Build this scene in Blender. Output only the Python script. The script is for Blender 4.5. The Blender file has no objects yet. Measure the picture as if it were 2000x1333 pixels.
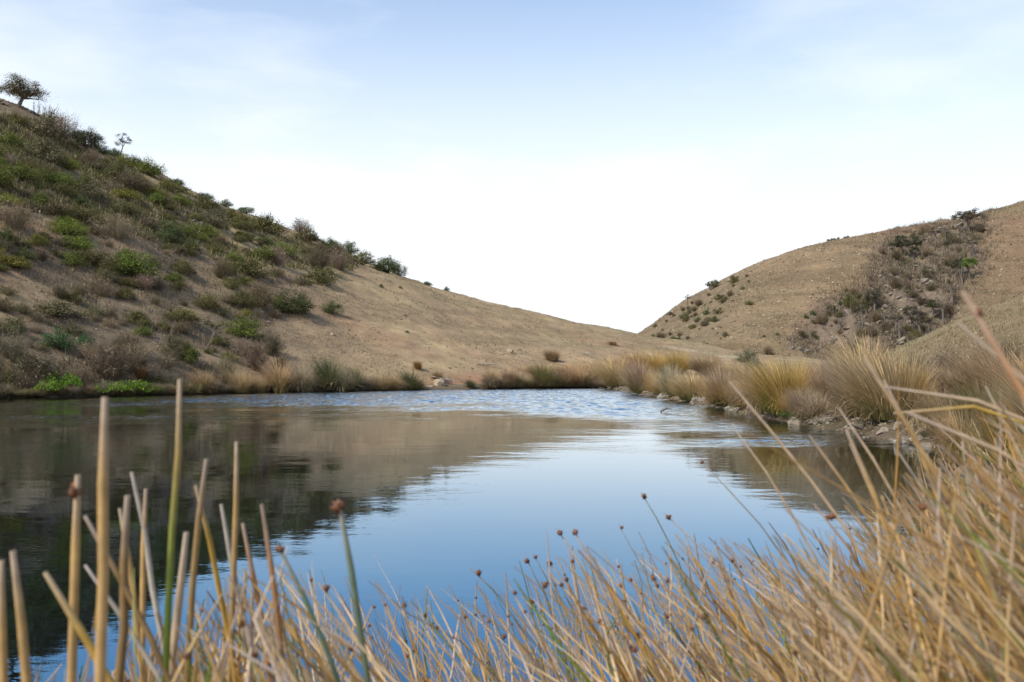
import bpy, bmesh, math, random
import numpy as np
from mathutils import Vector, Matrix

# ------------------------------------------------------------------ camera
SC = bpy.context.scene
COL = SC.collection
FPX = 2000 * 35.0 / 36.0
CAM_Z = 1.0
PITCH = math.atan((730 - 666.5) / FPX)
cam_d = bpy.data.cameras.new('camera'); cam_d.lens = 35; cam_d.sensor_width = 36
cam_d.clip_start = 0.05; cam_d.clip_end = 6000
cam_d.dof.use_dof = True; cam_d.dof.focus_distance = 10.0; cam_d.dof.aperture_fstop = 8.5
cam = bpy.data.objects.new('camera', cam_d); COL.objects.link(cam)
cam.location = (0, 0, CAM_Z); cam.rotation_euler = (math.pi / 2 + PITCH, 0, 0)
SC.camera = cam

# ------------------------------------------------------------------ sky, sun, exposure
SUN_DIR = Vector((-0.58, -0.44, 0.69)).normalized()          # towards the sun
SUN_EL = math.asin(SUN_DIR.z); SUN_ROT = math.atan2(SUN_DIR.x, SUN_DIR.y)
world = bpy.data.worlds.new('World'); SC.world = world; world.use_nodes = True
nt = world.node_tree; nt.nodes.clear()
def N(tree, kind, **kw):
    n = tree.nodes.new(kind)
    for k, v in kw.items(): setattr(n, k, v)
    return n
sky = N(nt, 'ShaderNodeTexSky'); sky.sky_type = 'NISHITA'; sky.sun_disc = False
sky.sun_elevation = SUN_EL; sky.sun_rotation = SUN_ROT; sky.air_density = 1.0; sky.dust_density = 0.6; sky.ozone_density = 1.2
tc = N(nt, 'ShaderNodeTexCoord'); sep = N(nt, 'ShaderNodeSeparateXYZ'); nt.links.new(tc.outputs['Generated'], sep.inputs[0])
# thin high cloud: white veil, thicker towards the horizon, with faint wisps
mp = N(nt, 'ShaderNodeMapping'); mp.inputs['Scale'].default_value = (1.6, 1.6, 5.0); nt.links.new(tc.outputs['Generated'], mp.inputs[0])
cl = N(nt, 'ShaderNodeTexNoise'); cl.inputs['Scale'].default_value = 1.7; cl.inputs['Detail'].default_value = 6; cl.inputs['Roughness'].default_value = 0.55
nt.links.new(mp.outputs[0], cl.inputs['Vector'])
clr = N(nt, 'ShaderNodeMapRange'); clr.inputs[1].default_value = 0.47; clr.inputs[2].default_value = 0.74; clr.inputs[3].default_value = 0.0; clr.inputs[4].default_value = 0.42
nt.links.new(cl.outputs[0], clr.inputs[0])
veil = N(nt, 'ShaderNodeMapRange', interpolation_type='SMOOTHERSTEP'); veil.inputs[1].default_value = 0.05; veil.inputs[2].default_value = 0.48; veil.inputs[3].default_value = 0.97; veil.inputs[4].default_value = 0.04
nt.links.new(sep.outputs['Z'], veil.inputs[0])
vmax = N(nt, 'ShaderNodeMath', operation='ADD', use_clamp=True); nt.links.new(veil.outputs[0], vmax.inputs[0]); nt.links.new(clr.outputs[0], vmax.inputs[1])
skymix = N(nt, 'ShaderNodeMixRGB'); nt.links.new(vmax.outputs[0], skymix.inputs[0]); nt.links.new(sky.outputs[0], skymix.inputs[1])
skymix.inputs[2].default_value = (4.75, 4.98, 5.2, 1)
bg = N(nt, 'ShaderNodeBackground'); bg.inputs['Strength'].default_value = 0.125
wo = N(nt, 'ShaderNodeOutputWorld'); nt.links.new(skymix.outputs[0], bg.inputs[0]); nt.links.new(bg.outputs[0], wo.inputs[0])

sun_d = bpy.data.lights.new('sun', 'SUN'); sun_d.energy = 2.8; sun_d.angle = math.radians(8); sun_d.color = (1.0, 0.92, 0.79)
sun = bpy.data.objects.new('sun', sun_d); COL.objects.link(sun)
sun.rotation_euler = (-SUN_DIR).to_track_quat('-Z', 'Y').to_euler(); sun.location = (-30, -20, 60)
SC.view_settings.view_transform = 'Standard'; SC.view_settings.look = 'None'
SC.view_settings.exposure = 0.82; SC.view_settings.gamma = 1.0; SC.view_settings.use_curve_mapping = False
SC.render.engine = 'CYCLES'
SC.cycles.use_denoising = True
SC.cycles.max_bounces = 6; SC.cycles.diffuse_bounces = 3; SC.cycles.glossy_bounces = 3; SC.cycles.transparent_max_bounces = 4
SC.cycles.caustics_reflective = False; SC.cycles.caustics_refractive = False

# ------------------------------------------------------------------ helpers
RNG = np.random.default_rng(7)
CP, SP = math.cos(PITCH), math.sin(PITCH)
def ray(px, py):
    u = (px - 1000) / FPX; v = (666.5 - py) / FPX
    return np.array([u, CP - v * SP, SP + v * CP])
def at(px, py, Y):
    d = ray(px, py); return np.array([0, 0, CAM_Z]) + d * (Y / d[1])
def qe(px, py):
    d = ray(px, py); return d[0] / d[1], d[2] / d[1]
def pix(p):
    x, y, z = p[0], p[1], p[2] - CAM_Z
    w = y * CP + z * SP; v = -y * SP + z * CP
    return 1000 + FPX * x / w, 666.5 - FPX * v / w
def lin(r, g, b):
    f = lambda c: (c / 255 / 12.92) if c <= 10 else ((c / 255 + 0.055) / 1.055) ** 2.4
    return (f(r), f(g), f(b))

_perm = np.random.default_rng(3).random((256, 256))
def vnoise(x, y):
    xi = np.floor(x).astype(int); yi = np.floor(y).astype(int)
    fx = x - xi; fy = y - yi
    fx = fx * fx * (3 - 2 * fx); fy = fy * fy * (3 - 2 * fy)
    a = _perm[xi & 255, yi & 255]; b = _perm[(xi + 1) & 255, yi & 255]
    c = _perm[xi & 255, (yi + 1) & 255]; d = _perm[(xi + 1) & 255, (yi + 1) & 255]
    return (a * (1 - fx) + b * fx) * (1 - fy) + (c * (1 - fx) + d * fx) * fy - 0.5
def fbm(x, y, octv=4, gain=0.5):
    s = 0.0; amp = 1.0
    for i in range(octv):
        s = s + amp * vnoise(x * 2 ** i + 17.3 * i, y * 2 ** i - 9.1 * i); amp *= gain
    return s
def sstep(a, b, x):
    t = np.clip((x - a) / (b - a), 0, 1); return t * t * (3 - 2 * t)

class B:
    """collects vertices and faces of one mesh, with per-vertex shade and along values or a colour"""
    def __init__(s): s.v = []; s.f = []; s.a = {}; s.n = 0
    def add(s, v, f, **attrs):
        v = np.asarray(v, float).reshape(-1, 3); f = np.asarray(f, int)
        s.v.append(v); s.f.append(f + s.n); k = len(v)
        for key, val in attrs.items():
            val = np.asarray(val, float)
            if key == 'col': val = np.broadcast_to(val, (k, 3))
            else: val = np.broadcast_to(val, (k,))
            s.a.setdefault(key, []).append(val)
        s.n += k
    def mesh(s, name, smooth=False, shift=None):
        v = np.concatenate(s.v)
        if shift is not None: v = v - np.asarray(shift)
        me = bpy.data.meshes.new(name)
        me.vertices.add(len(v)); me.vertices.foreach_set('co', v.astype(np.float32).ravel())
        loops = np.concatenate([f.ravel() for f in s.f]); sizes = np.concatenate([np.full(f.shape[0], f.shape[1]) for f in s.f])
        me.loops.add(len(loops)); me.loops.foreach_set('vertex_index', loops.astype(np.int32))
        me.polygons.add(len(sizes))
        me.polygons.foreach_set('loop_start', np.concatenate([[0], np.cumsum(sizes)[:-1]]).astype(np.int32))
        me.update(calc_edges=True)
        if smooth: me.polygons.foreach_set('use_smooth', np.ones(len(sizes), bool))
        for key, lst in s.a.items():
            arr = np.concatenate(lst)
            if key == 'col':
                at_ = me.attributes.new('vcol', 'FLOAT_COLOR', 'POINT')
                at_.data.foreach_set('color', np.concatenate([arr, np.ones((len(arr), 1))], 1).astype(np.float32).ravel())
            else:
                at_ = me.attributes.new(key, 'FLOAT', 'POINT'); at_.data.foreach_set('value', arr.astype(np.float32))
        me.validate()
        return me
def obj(name, me, mat, parent=None, loc=None):
    o = bpy.data.objects.new(name, me); COL.objects.link(o)
    if mat is not None and not me.materials: me.materials.append(mat)
    if parent is not None: o.parent = parent
    if loc is not None: o.location = [float(c) for c in loc]
    return o
def empty(name, loc):
    o = bpy.data.objects.new(name, None); COL.objects.link(o); o.location = [float(c) for c in loc]
    o.empty_display_size = 0.2; return o
def tag(o, label=None, cat=None, group=None, kind=None):
    if label: o['label'] = label
    if cat: o['category'] = cat
    if group: o['group'] = group
    if kind: o['kind'] = kind
    return o

def tube_geo(pts, rad, sides=5):
    pts = np.asarray(pts, float); n = len(pts); rad = np.broadcast_to(np.asarray(rad, float), (n,))
    t = np.gradient(pts, axis=0); t /= np.linalg.norm(t, axis=1)[:, None] + 1e-12
    ref = np.array([0.31, 0.83, 0.11]); a = np.cross(t, ref); a /= np.linalg.norm(a, axis=1)[:, None] + 1e-12
    b = np.cross(t, a); ang = np.arange(sides) * 2 * math.pi / sides
    v = pts[:, None] + rad[:, None, None] * (np.cos(ang)[None, :, None] * a[:, None] + np.sin(ang)[None, :, None] * b[:, None])
    i = np.arange(n - 1)[:, None] * sides; j = np.arange(sides)[None]; j2 = (j + 1) % sides
    f = np.stack([i + j, i + j2, i + sides + j2, i + sides + j], -1).reshape(-1, 4)
    return v.reshape(-1, 3), f
def add_tube(b, pts, rad, sides=5, **attrs):
    v, f = tube_geo(pts, rad, sides)
    n = len(pts); al = np.repeat(np.linspace(0, 1, n), sides)
    b.add(v, f, along=al, **attrs)
def bez(p0, p1, p2, n):
    t = np.linspace(0, 1, n)[:, None]; return (1 - t) ** 2 * np.asarray(p0) + 2 * t * (1 - t) * np.asarray(p1) + t * t * np.asarray(p2)

# ------------------------------------------------------------------ materials
def new_mat(name):
    m = bpy.data.materials.new(name); m.use_nodes = True
    t = m.node_tree; t.nodes.clear(); out = N(t, 'ShaderNodeOutputMaterial'); return m, t, out
def attr(t, name): return N(t, 'ShaderNodeAttribute', attribute_name=name)
def mixc(t, fac, a, b, blend='MIX'):
    n = N(t, 'ShaderNodeMixRGB', blend_type=blend)
    for i, x in enumerate((fac, a, b)):
        if hasattr(x, 'is_output'): t.links.new(x, n.inputs[i])
        else: n.inputs[i].default_value = x if i == 0 else (*x, 1)
    return n.outputs[0]
def math_(t, op, a, b=0.0, clamp=False):
    n = N(t, 'ShaderNodeMath', operation=op, use_clamp=clamp)
    for i, x in enumerate((a, b)):
        if hasattr(x, 'is_output'): t.links.new(x, n.inputs[i])
        else: n.inputs[i].default_value = x
    return n.outputs[0]
def noise(t, vec, scale, detail=4, rough=0.55):
    n = N(t, 'ShaderNodeTexNoise'); n.inputs['Scale'].default_value = scale; n.inputs['Detail'].default_value = detail; n.inputs['Roughness'].default_value = rough
    if vec is not None: t.links.new(vec, n.inputs['Vector'])
    return n.outputs[0]
def rng_(t, x, a, b, lo=0.0, hi=1.0, smooth=True):
    n = N(t, 'ShaderNodeMapRange'); n.interpolation_type = 'SMOOTHSTEP' if smooth else 'LINEAR'
    t.links.new(x, n.inputs[0]); n.inputs[1].default_value = a; n.inputs[2].default_value = b; n.inputs[3].default_value = lo; n.inputs[4].default_value = hi
    return n.outputs[0]
def two_sided(t, out, col, transl=0.25, rough=0.75, spec=0.25):
    p = N(t, 'ShaderNodeBsdfPrincipled'); t.links.new(col, p.inputs['Base Color']); p.inputs['Roughness'].default_value = rough
    p.inputs['Specular IOR Level'].default_value = spec
    tr = N(t, 'ShaderNodeBsdfTranslucent'); t.links.new(col, tr.inputs[0])
    mx = N(t, 'ShaderNodeMixShader'); mx.inputs[0].default_value = transl
    t.links.new(p.outputs[0], mx.inputs[1]); t.links.new(tr.outputs[0], mx.inputs[2]); t.links.new(mx.outputs[0], out.inputs[0])

def leaf_material():
    m, t, out = new_mat('leaf')
    oi = N(t, 'ShaderNodeObjectInfo'); sh = attr(t, 'shade').outputs['Fac']
    c = mixc(t, 1.0, oi.outputs['Color'], (1, 1, 1), 'MULTIPLY')
    m1 = N(t, 'ShaderNodeVectorMath', operation='SCALE'); t.links.new(c, m1.inputs[0]); t.links.new(sh, m1.inputs['Scale'])
    hue = attr(t, 'hue').outputs['Fac']
    c2 = mixc(t, math_(t, 'MULTIPLY', hue, 0.45), m1.outputs[0], (0.13, 0.105, 0.06))
    two_sided(t, out, c2, 0.22)
    return m
def blade_material():
    m, t, out = new_mat('grass_blade')
    oi = N(t, 'ShaderNodeObjectInfo'); sh = attr(t, 'shade').outputs['Fac']; al = attr(t, 'along').outputs['Fac']; hue = attr(t, 'hue').outputs['Fac']
    tip = mixc(t, math_(t, 'MULTIPLY', hue, 0.5), oi.outputs['Color'], (0.44, 0.35, 0.25))
    g = math_(t, 'MULTIPLY', rng_(t, al, 0.08, 0.75, 1, 0), oi.outputs['Alpha'])
    c = mixc(t, g, tip, (0.13, 0.165, 0.032))
    m1 = N(t, 'ShaderNodeVectorMath', operation='SCALE'); t.links.new(c, m1.inputs[0]); t.links.new(sh, m1.inputs['Scale'])
    two_sided(t, out, m1.outputs[0], 0.38, 0.6, 0.3)
    return m
def vcol_material(name, rough=0.8, transl=0.0, noise_amt=0.35, scale=30.0):
    m, t, out = new_mat(name)
    vc = attr(t, 'vcol').outputs['Color']; tcn = N(t, 'ShaderNodeTexCoord')
    n = noise(t, tcn.outputs['Object'], scale)
    sc = rng_(t, n, 0.25, 0.75, 1 - noise_amt, 1 + noise_amt, False)
    m1 = N(t, 'ShaderNodeVectorMath', operation='SCALE'); t.links.new(vc, m1.inputs[0]); t.links.new(sc, m1.inputs['Scale'])
    two_sided(t, out, m1.outputs[0], transl, rough, 0.3)
    return m
def bark_material():
    m, t, out = new_mat('bark')
    oi = N(t, 'ShaderNodeObjectInfo'); tcn = N(t, 'ShaderNodeTexCoord')
    n = noise(t, tcn.outputs['Object'], 14, 5)
    c = mixc(t, rng_(t, n, 0.3, 0.7), oi.outputs['Color'], (0.20, 0.17, 0.14))
    p = N(t, 'ShaderNodeBsdfPrincipled'); t.links.new(c, p.inputs['Base Color']); p.inputs['Roughness'].default_value = 0.9
    bp = N(t, 'ShaderNodeBump'); bp.inputs['Strength'].default_value = 0.6; bp.inputs['Distance'].default_value = 0.02; t.links.new(n, bp.inputs['Height']); t.links.new(bp.outputs[0], p.inputs['Normal'])
    t.links.new(p.outputs[0], out.inputs[0]); return m
def stone_material():
    m, t, out = new_mat('stone')
    oi = N(t, 'ShaderNodeObjectInfo'); tcn = N(t, 'ShaderNodeTexCoord'); geo = N(t, 'ShaderNodeNewGeometry')
    n = noise(t, geo.outputs['Position'], 9, 6, 0.6); n2 = noise(t, geo.outputs['Position'], 38, 5, 0.65)
    c = mixc(t, rng_(t, n, 0.35, 0.65), oi.outputs['Color'], (0.17, 0.145, 0.115))
    c = mixc(t, rng_(t, n2, 0.55, 0.72, 0, 0.6), c, (0.42, 0.39, 0.33))
    p = N(t, 'ShaderNodeBsdfPrincipled'); t.links.new(c, p.inputs['Base Color']); p.inputs['Roughness'].default_value = 0.85
    bp = N(t, 'ShaderNodeBump'); bp.inputs['Strength'].default_value = 0.7; bp.inputs['Distance'].default_value = 0.03
    t.links.new(math_(t, 'ADD', n, n2), bp.inputs['Height']); t.links.new(bp.outputs[0], p.inputs['Normal'])
    t.links.new(p.outputs[0], out.inputs[0]); return m
def ground_material(name, fine=6.0, bump_d=0.06, speck=0.5, speck_col=(0.36, 0.31, 0.22), dark=(0.075, 0.06, 0.04)):
    m, t, out = new_mat(name)
    vc = attr(t, 'vcol').outputs['Color']; geo = N(t, 'ShaderNodeNewGeometry'); pos = geo.outputs['Position']
    n1 = noise(t, pos, fine * 0.15, 6, 0.6); n2 = noise(t, pos, fine, 6, 0.65); n3 = noise(t, pos, fine * 3.1, 4, 0.7)
    sc = rng_(t, n1, 0.3, 0.7, 0.78, 1.2, False)
    m1 = N(t, 'ShaderNodeVectorMath', operation='SCALE'); t.links.new(vc, m1.inputs[0]); t.links.new(sc, m1.inputs['Scale'])
    c = mixc(t, rng_(t, n2, 0.54, 0.70, 0, speck), m1.outputs[0], speck_col)
    c = mixc(t, rng_(t, n3, 0.58, 0.74, 0, 0.5), c, dark)
    c = mixc(t, rng_(t, n2, 0.30, 0.42, 0.35, 0), c, dark)
    p = N(t, 'ShaderNodeBsdfPrincipled'); t.links.new(c, p.inputs['Base Color']); p.inputs['Roughness'].default_value = 0.95; p.inputs['Specular IOR Level'].default_value = 0.15
    bp = N(t, 'ShaderNodeBump'); bp.inputs['Strength'].default_value = 0.8; bp.inputs['Distance'].default_value = bump_d
    t.links.new(math_(t, 'ADD', n2, math_(t, 'MULTIPLY', n3, 0.5)), bp.inputs['Height']); t.links.new(bp.outputs[0], p.inputs['Normal'])
    t.links.new(p.outputs[0], out.inputs[0]); return m
def water_material():
    m, t, out = new_mat('water')
    geo = N(t, 'ShaderNodeNewGeometry'); pos = geo.outputs['Position']; sp = N(t, 'ShaderNodeSeparateXYZ'); t.links.new(pos, sp.inputs[0])
    mpg = N(t, 'ShaderNodeMapping'); mpg.inputs['Scale'].default_value = (0.75, 1.25, 1); mpg.inputs['Rotation'].default_value = (0, 0, 0.35); t.links.new(pos, mpg.inputs[0])
    w1 = noise(t, mpg.outputs[0], 5.0, 3, 0.5); w2 = noise(t, mpg.outputs[0], 17.0, 2, 0.5); w0 = noise(t, mpg.outputs[0], 0.9, 2, 0.5)
    pt = math_(t, 'ADD', rng_(t, noise(t, pos, 0.22, 4, 0.6), 0.45, 0.68, 0.5, 2.2), math_(t, 'MULTIPLY', attr(t, 'ruf').outputs['Fac'], 20.0))
    h = math_(t, 'ADD', math_(t, 'MULTIPLY', w1, 0.0012), math_(t, 'MULTIPLY', w2, 0.0004))
    h = math_(t, 'ADD', math_(t, 'MULTIPLY', h, pt), math_(t, 'MULTIPLY', w0, 0.004))
    bp = N(t, 'ShaderNodeBump'); bp.inputs['Strength'].default_value = 1.0; bp.inputs['Distance'].default_value = 1.0; t.links.new(h, bp.inputs['Height'])
    fr = N(t, 'ShaderNodeFresnel'); fr.inputs['IOR'].default_value = 2.2
    # blue of a brighter sky painted into the less grazing reflection
    colr = mixc(t, rng_(t, fr.outputs[0], 0.26, 0.72), (0.23, 0.58, 1.0), (0.90, 0.965, 1.0))
    gl = N(t, 'ShaderNodeBsdfGlossy'); gl.inputs['Roughness'].default_value = 0.012; t.links.new(colr, gl.inputs['Color']); t.links.new(bp.outputs[0], gl.inputs['Normal'])
    df = N(t, 'ShaderNodeBsdfDiffuse'); df.inputs['Color'].default_value = (0.006, 0.0042, 0.0018, 1)
    mx = N(t, 'ShaderNodeMixShader'); t.links.new(rng_(t, fr.outputs[0], 0.0, 0.85, 0.06, 0.97, False), mx.inputs[0])
    t.links.new(df.outputs[0], mx.inputs[1]); t.links.new(gl.outputs[0], mx.inputs[2]); t.links.new(mx.outputs[0], out.inputs[0])
    return m
M_LEAF = leaf_material(); M_BLADE = blade_material(); M_BARK = bark_material(); M_STONE = stone_material()
M_STEM = vcol_material('rush_stem', 0.55, 0.12, 0.22, 60.0); M_LITTER = vcol_material('dry_litter', 0.9, 0.15, 0.2, 8.0)
M_WATER = water_material()

# ------------------------------------------------------------------ pond outline and terrain
def on_water(px, py):
    d = ray(px, py); k = -CAM_Z / d[2]; return (d[0] * k, d[1] * k)
SHORE_PX = [(-400, 792), (-150, 781), (0, 777), (150, 775), (310, 772), (500, 768), (640, 765.5), (820, 762.5), (1000, 760), (1165, 758),
            (1200, 761), (1250, 770), (1300, 779), (1350, 788), (1400, 797), (1450, 806), (1500, 815), (1560, 826), (1640, 841), (1700, 852), (1760, 864), (1840, 885)]
POND = [on_water(*p) for p in SHORE_PX]
POND += [(4.3, 9.3), (3.3, 7.0), (2.3, 4.8), (1.5, 3.2), (0.7, 2.2), (-0.3, 1.7), (-1.5, 1.5), (-3, 1.7), (-5, 2.4), (-9, 4.5), (-15, 9), (-20, 18), (-23, 27)]
POND = np.array(POND)
def pond_sd(X, Y):
    """distance to the waterline, negative on the water"""
    X = np.asarray(X, float); Y = np.asarray(Y, float)
    d = np.full(X.shape, 1e9); ins = np.zeros(X.shape, bool)
    for (ax, ay), (bx, by) in zip(POND, np.roll(POND, -1, 0)):
        ex, ey = bx - ax, by - ay; t = np.clip(((X - ax) * ex + (Y - ay) * ey) / (ex * ex + ey * ey), 0, 1)
        d = np.minimum(d, np.hypot(X - ax - t * ex, Y - ay - t * ey))
        if ay != by:
            ins ^= ((ay > Y) != (by > Y)) & (X < (bx - ax) * (Y - ay) / (by - ay) + ax)
    return np.where(ins, -d, d)
def z_ground(X, Y):
    sd = pond_sd(X, Y) + 0.5 * fbm(X * 0.7, Y * 0.7, 3)* np.clip(Y / 12, 0, 1)
    o = np.maximum(sd, 0)
    z = np.where(sd < 0, np.maximum(-0.7, 0.4 * sd), 0.2 * (1 - np.exp(-o / 0.3)) + 0.45 * (1 - np.exp(-o / 3.5)))
    return z + 0.05 * fbm(X * 1.3, Y * 1.3, 3) * np.clip(o, 0, 1)

class Hill:
    """a hill whose foot line, crest line and crest height are given along the bearing q = X/Y"""
    def __init__(s, sky_px, foot, crest, z0=-0.4, power=1.35, bank=0.0, namp=0.3):
        pts = [qe(*p) for p in sky_px]; s.q = np.array([p[0] for p in pts]); s.e = np.array([p[1] for p in pts])
        s.foot, s.crest, s.z0, s.power, s.bank, s.namp = foot, crest, z0, power, bank, namp
        s.qg = np.linspace(s.q[0], s.q[-1], 400)
        eg = np.interp(s.qg, s.q, s.e)
        k = np.hanning(9); k /= k.sum(); eg = np.convolve(np.pad(eg, 4, mode='edge'), k, 'valid')
        ys = s.fy(s.qg)[:, None]; yr = s.cy(s.qg)[:, None]
        T = np.linspace(0.05, 1.15, 140)[None]; Yg = ys + T * (yr - ys); G = s.g(T)
        lo = np.full(400, -5.0); hi = np.full(400, 200.0)
        for _ in range(40):
            mid = (lo + hi) / 2
            mx = ((s.z0 + mid[:, None] * G + s.bank * (1 - np.exp(-T * (yr - ys) / 1.2)) - CAM_Z) / Yg).max(1)
            hi = np.where(mx > eg, mid, hi); lo = np.where(mx > eg, lo, mid)
        s.hg = (lo + hi) / 2
    def fy(s, q): return np.interp(q, [qe(p, 700)[0] for p, _ in s.foot], [d for _, d in s.foot])
    def cy(s, q): return np.interp(q, [qe(p, 700)[0] for p, _ in s.crest], [d for _, d in s.crest])
    def g(s, t):
        t = np.asarray(t, float); up = 1 - np.clip(1 - t, 0, 1) ** s.power
        return np.where(t < 0, 0.0, np.where(t > 1, 1 - 0.5 * (t - 1) ** 2, up))
    def z(s, X, Y):
        Y = np.maximum(Y, 1.0); q = X / Y; ys = s.fy(q); yr = s.cy(q); t = (Y - ys) / (yr - ys)
        h = np.maximum(np.interp(q, s.qg, s.hg), -3.0)
        n = s.namp * (fbm(X * 0.11, Y * 0.11, 5) + 0.25 * fbm(X * 0.9, Y * 0.9, 2)) * np.clip(t * 6, 0, 1)
        return s.z0 + np.minimum(t, 0) * 12 + h * s.g(t) + s.bank * (1 - np.exp(-np.maximum(Y - ys, 0) / 1.2)) + n
    def mesh(s, q0, q1, nq, t0, t1, ntt, colfn):
        q = np.linspace(q0, q1, nq)[:, None]; t = np.linspace(t0, t1, ntt)[None]
        ys = s.fy(q); yr = s.cy(q); Y = ys + t * (yr - ys); X = q * Y
        Z = s.z(X, Y); v = np.stack([X + 0 * t, Y, Z], -1).reshape(-1, 3)
        i = np.arange(nq - 1)[:, None] * ntt; j = np.arange(ntt - 1)[None]
        f = np.stack([i + j, i + ntt + j, i + ntt + j + 1, i + j + 1], -1).reshape(-1, 4)
        b = B(); b.add(v, f, col=colfn(v[:, 0], v[:, 1], v[:, 2], np.repeat(q, ntt, 1).ravel(), np.repeat(t, nq, 0).ravel())); return b

def shore_depth(px, py): return on_water(px, py)[1]
LEFT_SKY = [(-1300, 260), (-900, 120), (-500, 90), (-250, 120), (-100, 160), (0, 200), (60, 222), (120, 255), (180, 288), (240, 307), (300, 335), (360, 370), (430, 402), (500, 424), (560, 446),
            (620, 470), (680, 500), (740, 523), (800, 543), (870, 567), (950, 592), (1040, 614), (1140, 637), (1240, 652), (1340, 670), (1440, 690), (1560, 703), (1700, 712), (2000, 716), (2600, 716)]
LEFT_FOOT = [(-1300, 22), (-800, 27), (-400, shore_depth(-400, 792)), (-150, shore_depth(-150, 781)), (0, shore_depth(0, 777)), (310, shore_depth(310, 772)), (500, shore_depth(500, 768)), (640, shore_depth(640, 765.5)),
             (820, shore_depth(820, 762.5)), (1000, shore_depth(1000, 760) + .5), (1165, shore_depth(1165, 758) + 1), (1300, 76), (1500, 84), (2000, 95), (2600, 95)]
LEFT_CREST = [(-1300, 60), (-500, 82), (0, 96), (400, 108), (800, 118), (1240, 140), (1440, 150), (2000, 170), (2600, 170)]
H_LEFT = Hill(LEFT_SKY, LEFT_FOOT, LEFT_CREST, z0=-0.5, power=1.30, bank=0.9, namp=0.7)
FAR_SKY = [(700, 760), (1000, 740), (1150, 700), (1250, 653), (1300, 617), (1340, 588), (1380, 563), (1440, 532), (1500, 506), (1560, 486), (1600, 476), (1650, 466), (1720, 454), (1800, 440), (1900, 416), (2000, 396), (2200, 360), (2600, 330), (3200, 400)]
H_FAR = Hill(FAR_SKY, [(700, 165), (1300, 165), (2000, 175), (3200, 175)], [(700, 330), (1250, 300), (1400, 275), (1640, 265), (2000, 285), (3200, 300)], z0=-1.0, power=1.5, namp=1.0)
SPUR_SKY = [(1400, 800), (1550, 760), (1680, 712), (1750, 682), (1800, 660), (1850, 637), (1900, 615), (2000, 580), (2150, 530), (2400, 470), (2800, 420), (3300, 460)]
H_SPUR = Hill(SPUR_SKY, [(1400, 70), (2000, 48), (3300, 40)], [(1400, 118), (1850, 98), (2400, 90), (3300, 80)], z0=0.2, power=1.6, namp=0.5)

GULLY = np.array([(1895, 412), (1935, 430), (1925, 500), (1880, 560), (1850, 640), (1760, 690), (1600, 700), (1560, 660), (1610, 600), (1690, 560), (1715, 510), (1745, 470), (1800, 450)], float)
def in_poly(P, x, y):
    ins = np.zeros(np.shape(x), bool)
    for (ax, ay), (bx, by) in zip(P, np.roll(P, -1, 0)):
        if ay != by: ins ^= ((ay > y) != (by > y)) & (x < (bx - ax) * (y - ay) / (by - ay) + ax)
    return ins
def soft_poly(P, x, y, w):
    d = np.full(np.shape(x), 1e9)
    for (ax, ay), (bx, by) in zip(P, np.roll(P, -1, 0)):
        ex, ey = bx - ax, by - ay; t = np.clip(((x - ax) * ex + (y - ay) * ey) / (ex * ex + ey * ey), 0, 1)
        d = np.minimum(d, np.hypot(x - ax - t * ex, y - ay - t * ey))
    return sstep(-w, w, np.where(in_poly(P, x, y), d, -d))
_far_z0 = H_FAR.z
def far_z(X, Y):
    """the far hill with its eroded gully cut in"""
    z = _far_z0(X, Y); w = Y * CP + (z - 1) * SP
    px = 1000 + FPX * X / w; py = 666.5 - FPX * (-Y * SP + (z - 1) * CP) / w
    g = soft_poly(GULLY, px, py, 22)
    return z - g * (2.2 + 3.0 * np.abs(fbm(X * 0.12 + 5, Y * 0.12, 4)) - 3.2 * np.maximum(0, fbm(X * 0.33, Y * 0.2 + 9, 3)) - 1.6 * np.abs(fbm(X * .55, Y * .4 + 3, 2)))
H_FAR.z = far_z

def pick(c, *more): return np.array(c)
def col_left(X, Y, Z, q, t):
    tan = np.array((0.295, 0.212, 0.126)); olive = np.array((0.27, 0.214, 0.122)); red = np.array((0.28, 0.17, 0.102)); grey = np.array((0.135, 0.102, 0.072)); straw = np.array((0.35, 0.27, 0.15))
    a = sstep(-0.25, 0.25, fbm(X * 0.06, Y * 0.06, 4) + 0.5 * (t - 0.45))[:, None]
    c = tan * (1 - a) + olive * a
    r = (sstep(0.0, 0.35, fbm(X * 0.10 + 40, Y * 0.10, 4) + 0.45 * (0.22 - t)))[:, None]; r = r * .5; c = c * (1 - r) + red * r
    s = (sstep(0.05, 0.4, fbm(X * 0.2 + 80, Y * 0.15, 4)) * 0.7)[:, None]; c = c * (1 - s) + straw * s
    w = 1000 + FPX * q; g = (sstep(760, 420, w + 60 * fbm(X * .1, Y * .1, 3)) * sstep(-.5, .2, fbm(X * 0.25, Y * 0.25 + 30, 3)) * 0.85)[:, None]; c = c * (1 - g) + grey * g
    c = c * (1 + .20 * np.clip(fbm(X * .07 + 3, Z * 1.6, 4) * 1.6, -1, 1))[:, None]
    ero = (np.exp(-((q + .045) / .055) ** 2) * sstep(.10, .02, t + .04 * fbm(X * .5, Y * .5, 3)))[:, None] * .8; c = c * (1 - ero) + np.array((.33, .175, .105)) * ero
    wet = sstep(.28, .05, Z)[:, None] * .8; c = c * (1 - wet) + np.array((.07, .052, .036)) * wet
    # the wheel track over the saddle
    tr = np.exp(-((Y - 118 - 0.9 * (X - 22)) / 2.2) ** 2) * sstep(14, 20, X) * sstep(48, 36, X)
    tr = (tr * 0.75)[:, None]; c = c * (1 - tr) + np.array((0.38, 0.32, 0.21)) * tr
    return c
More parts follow.
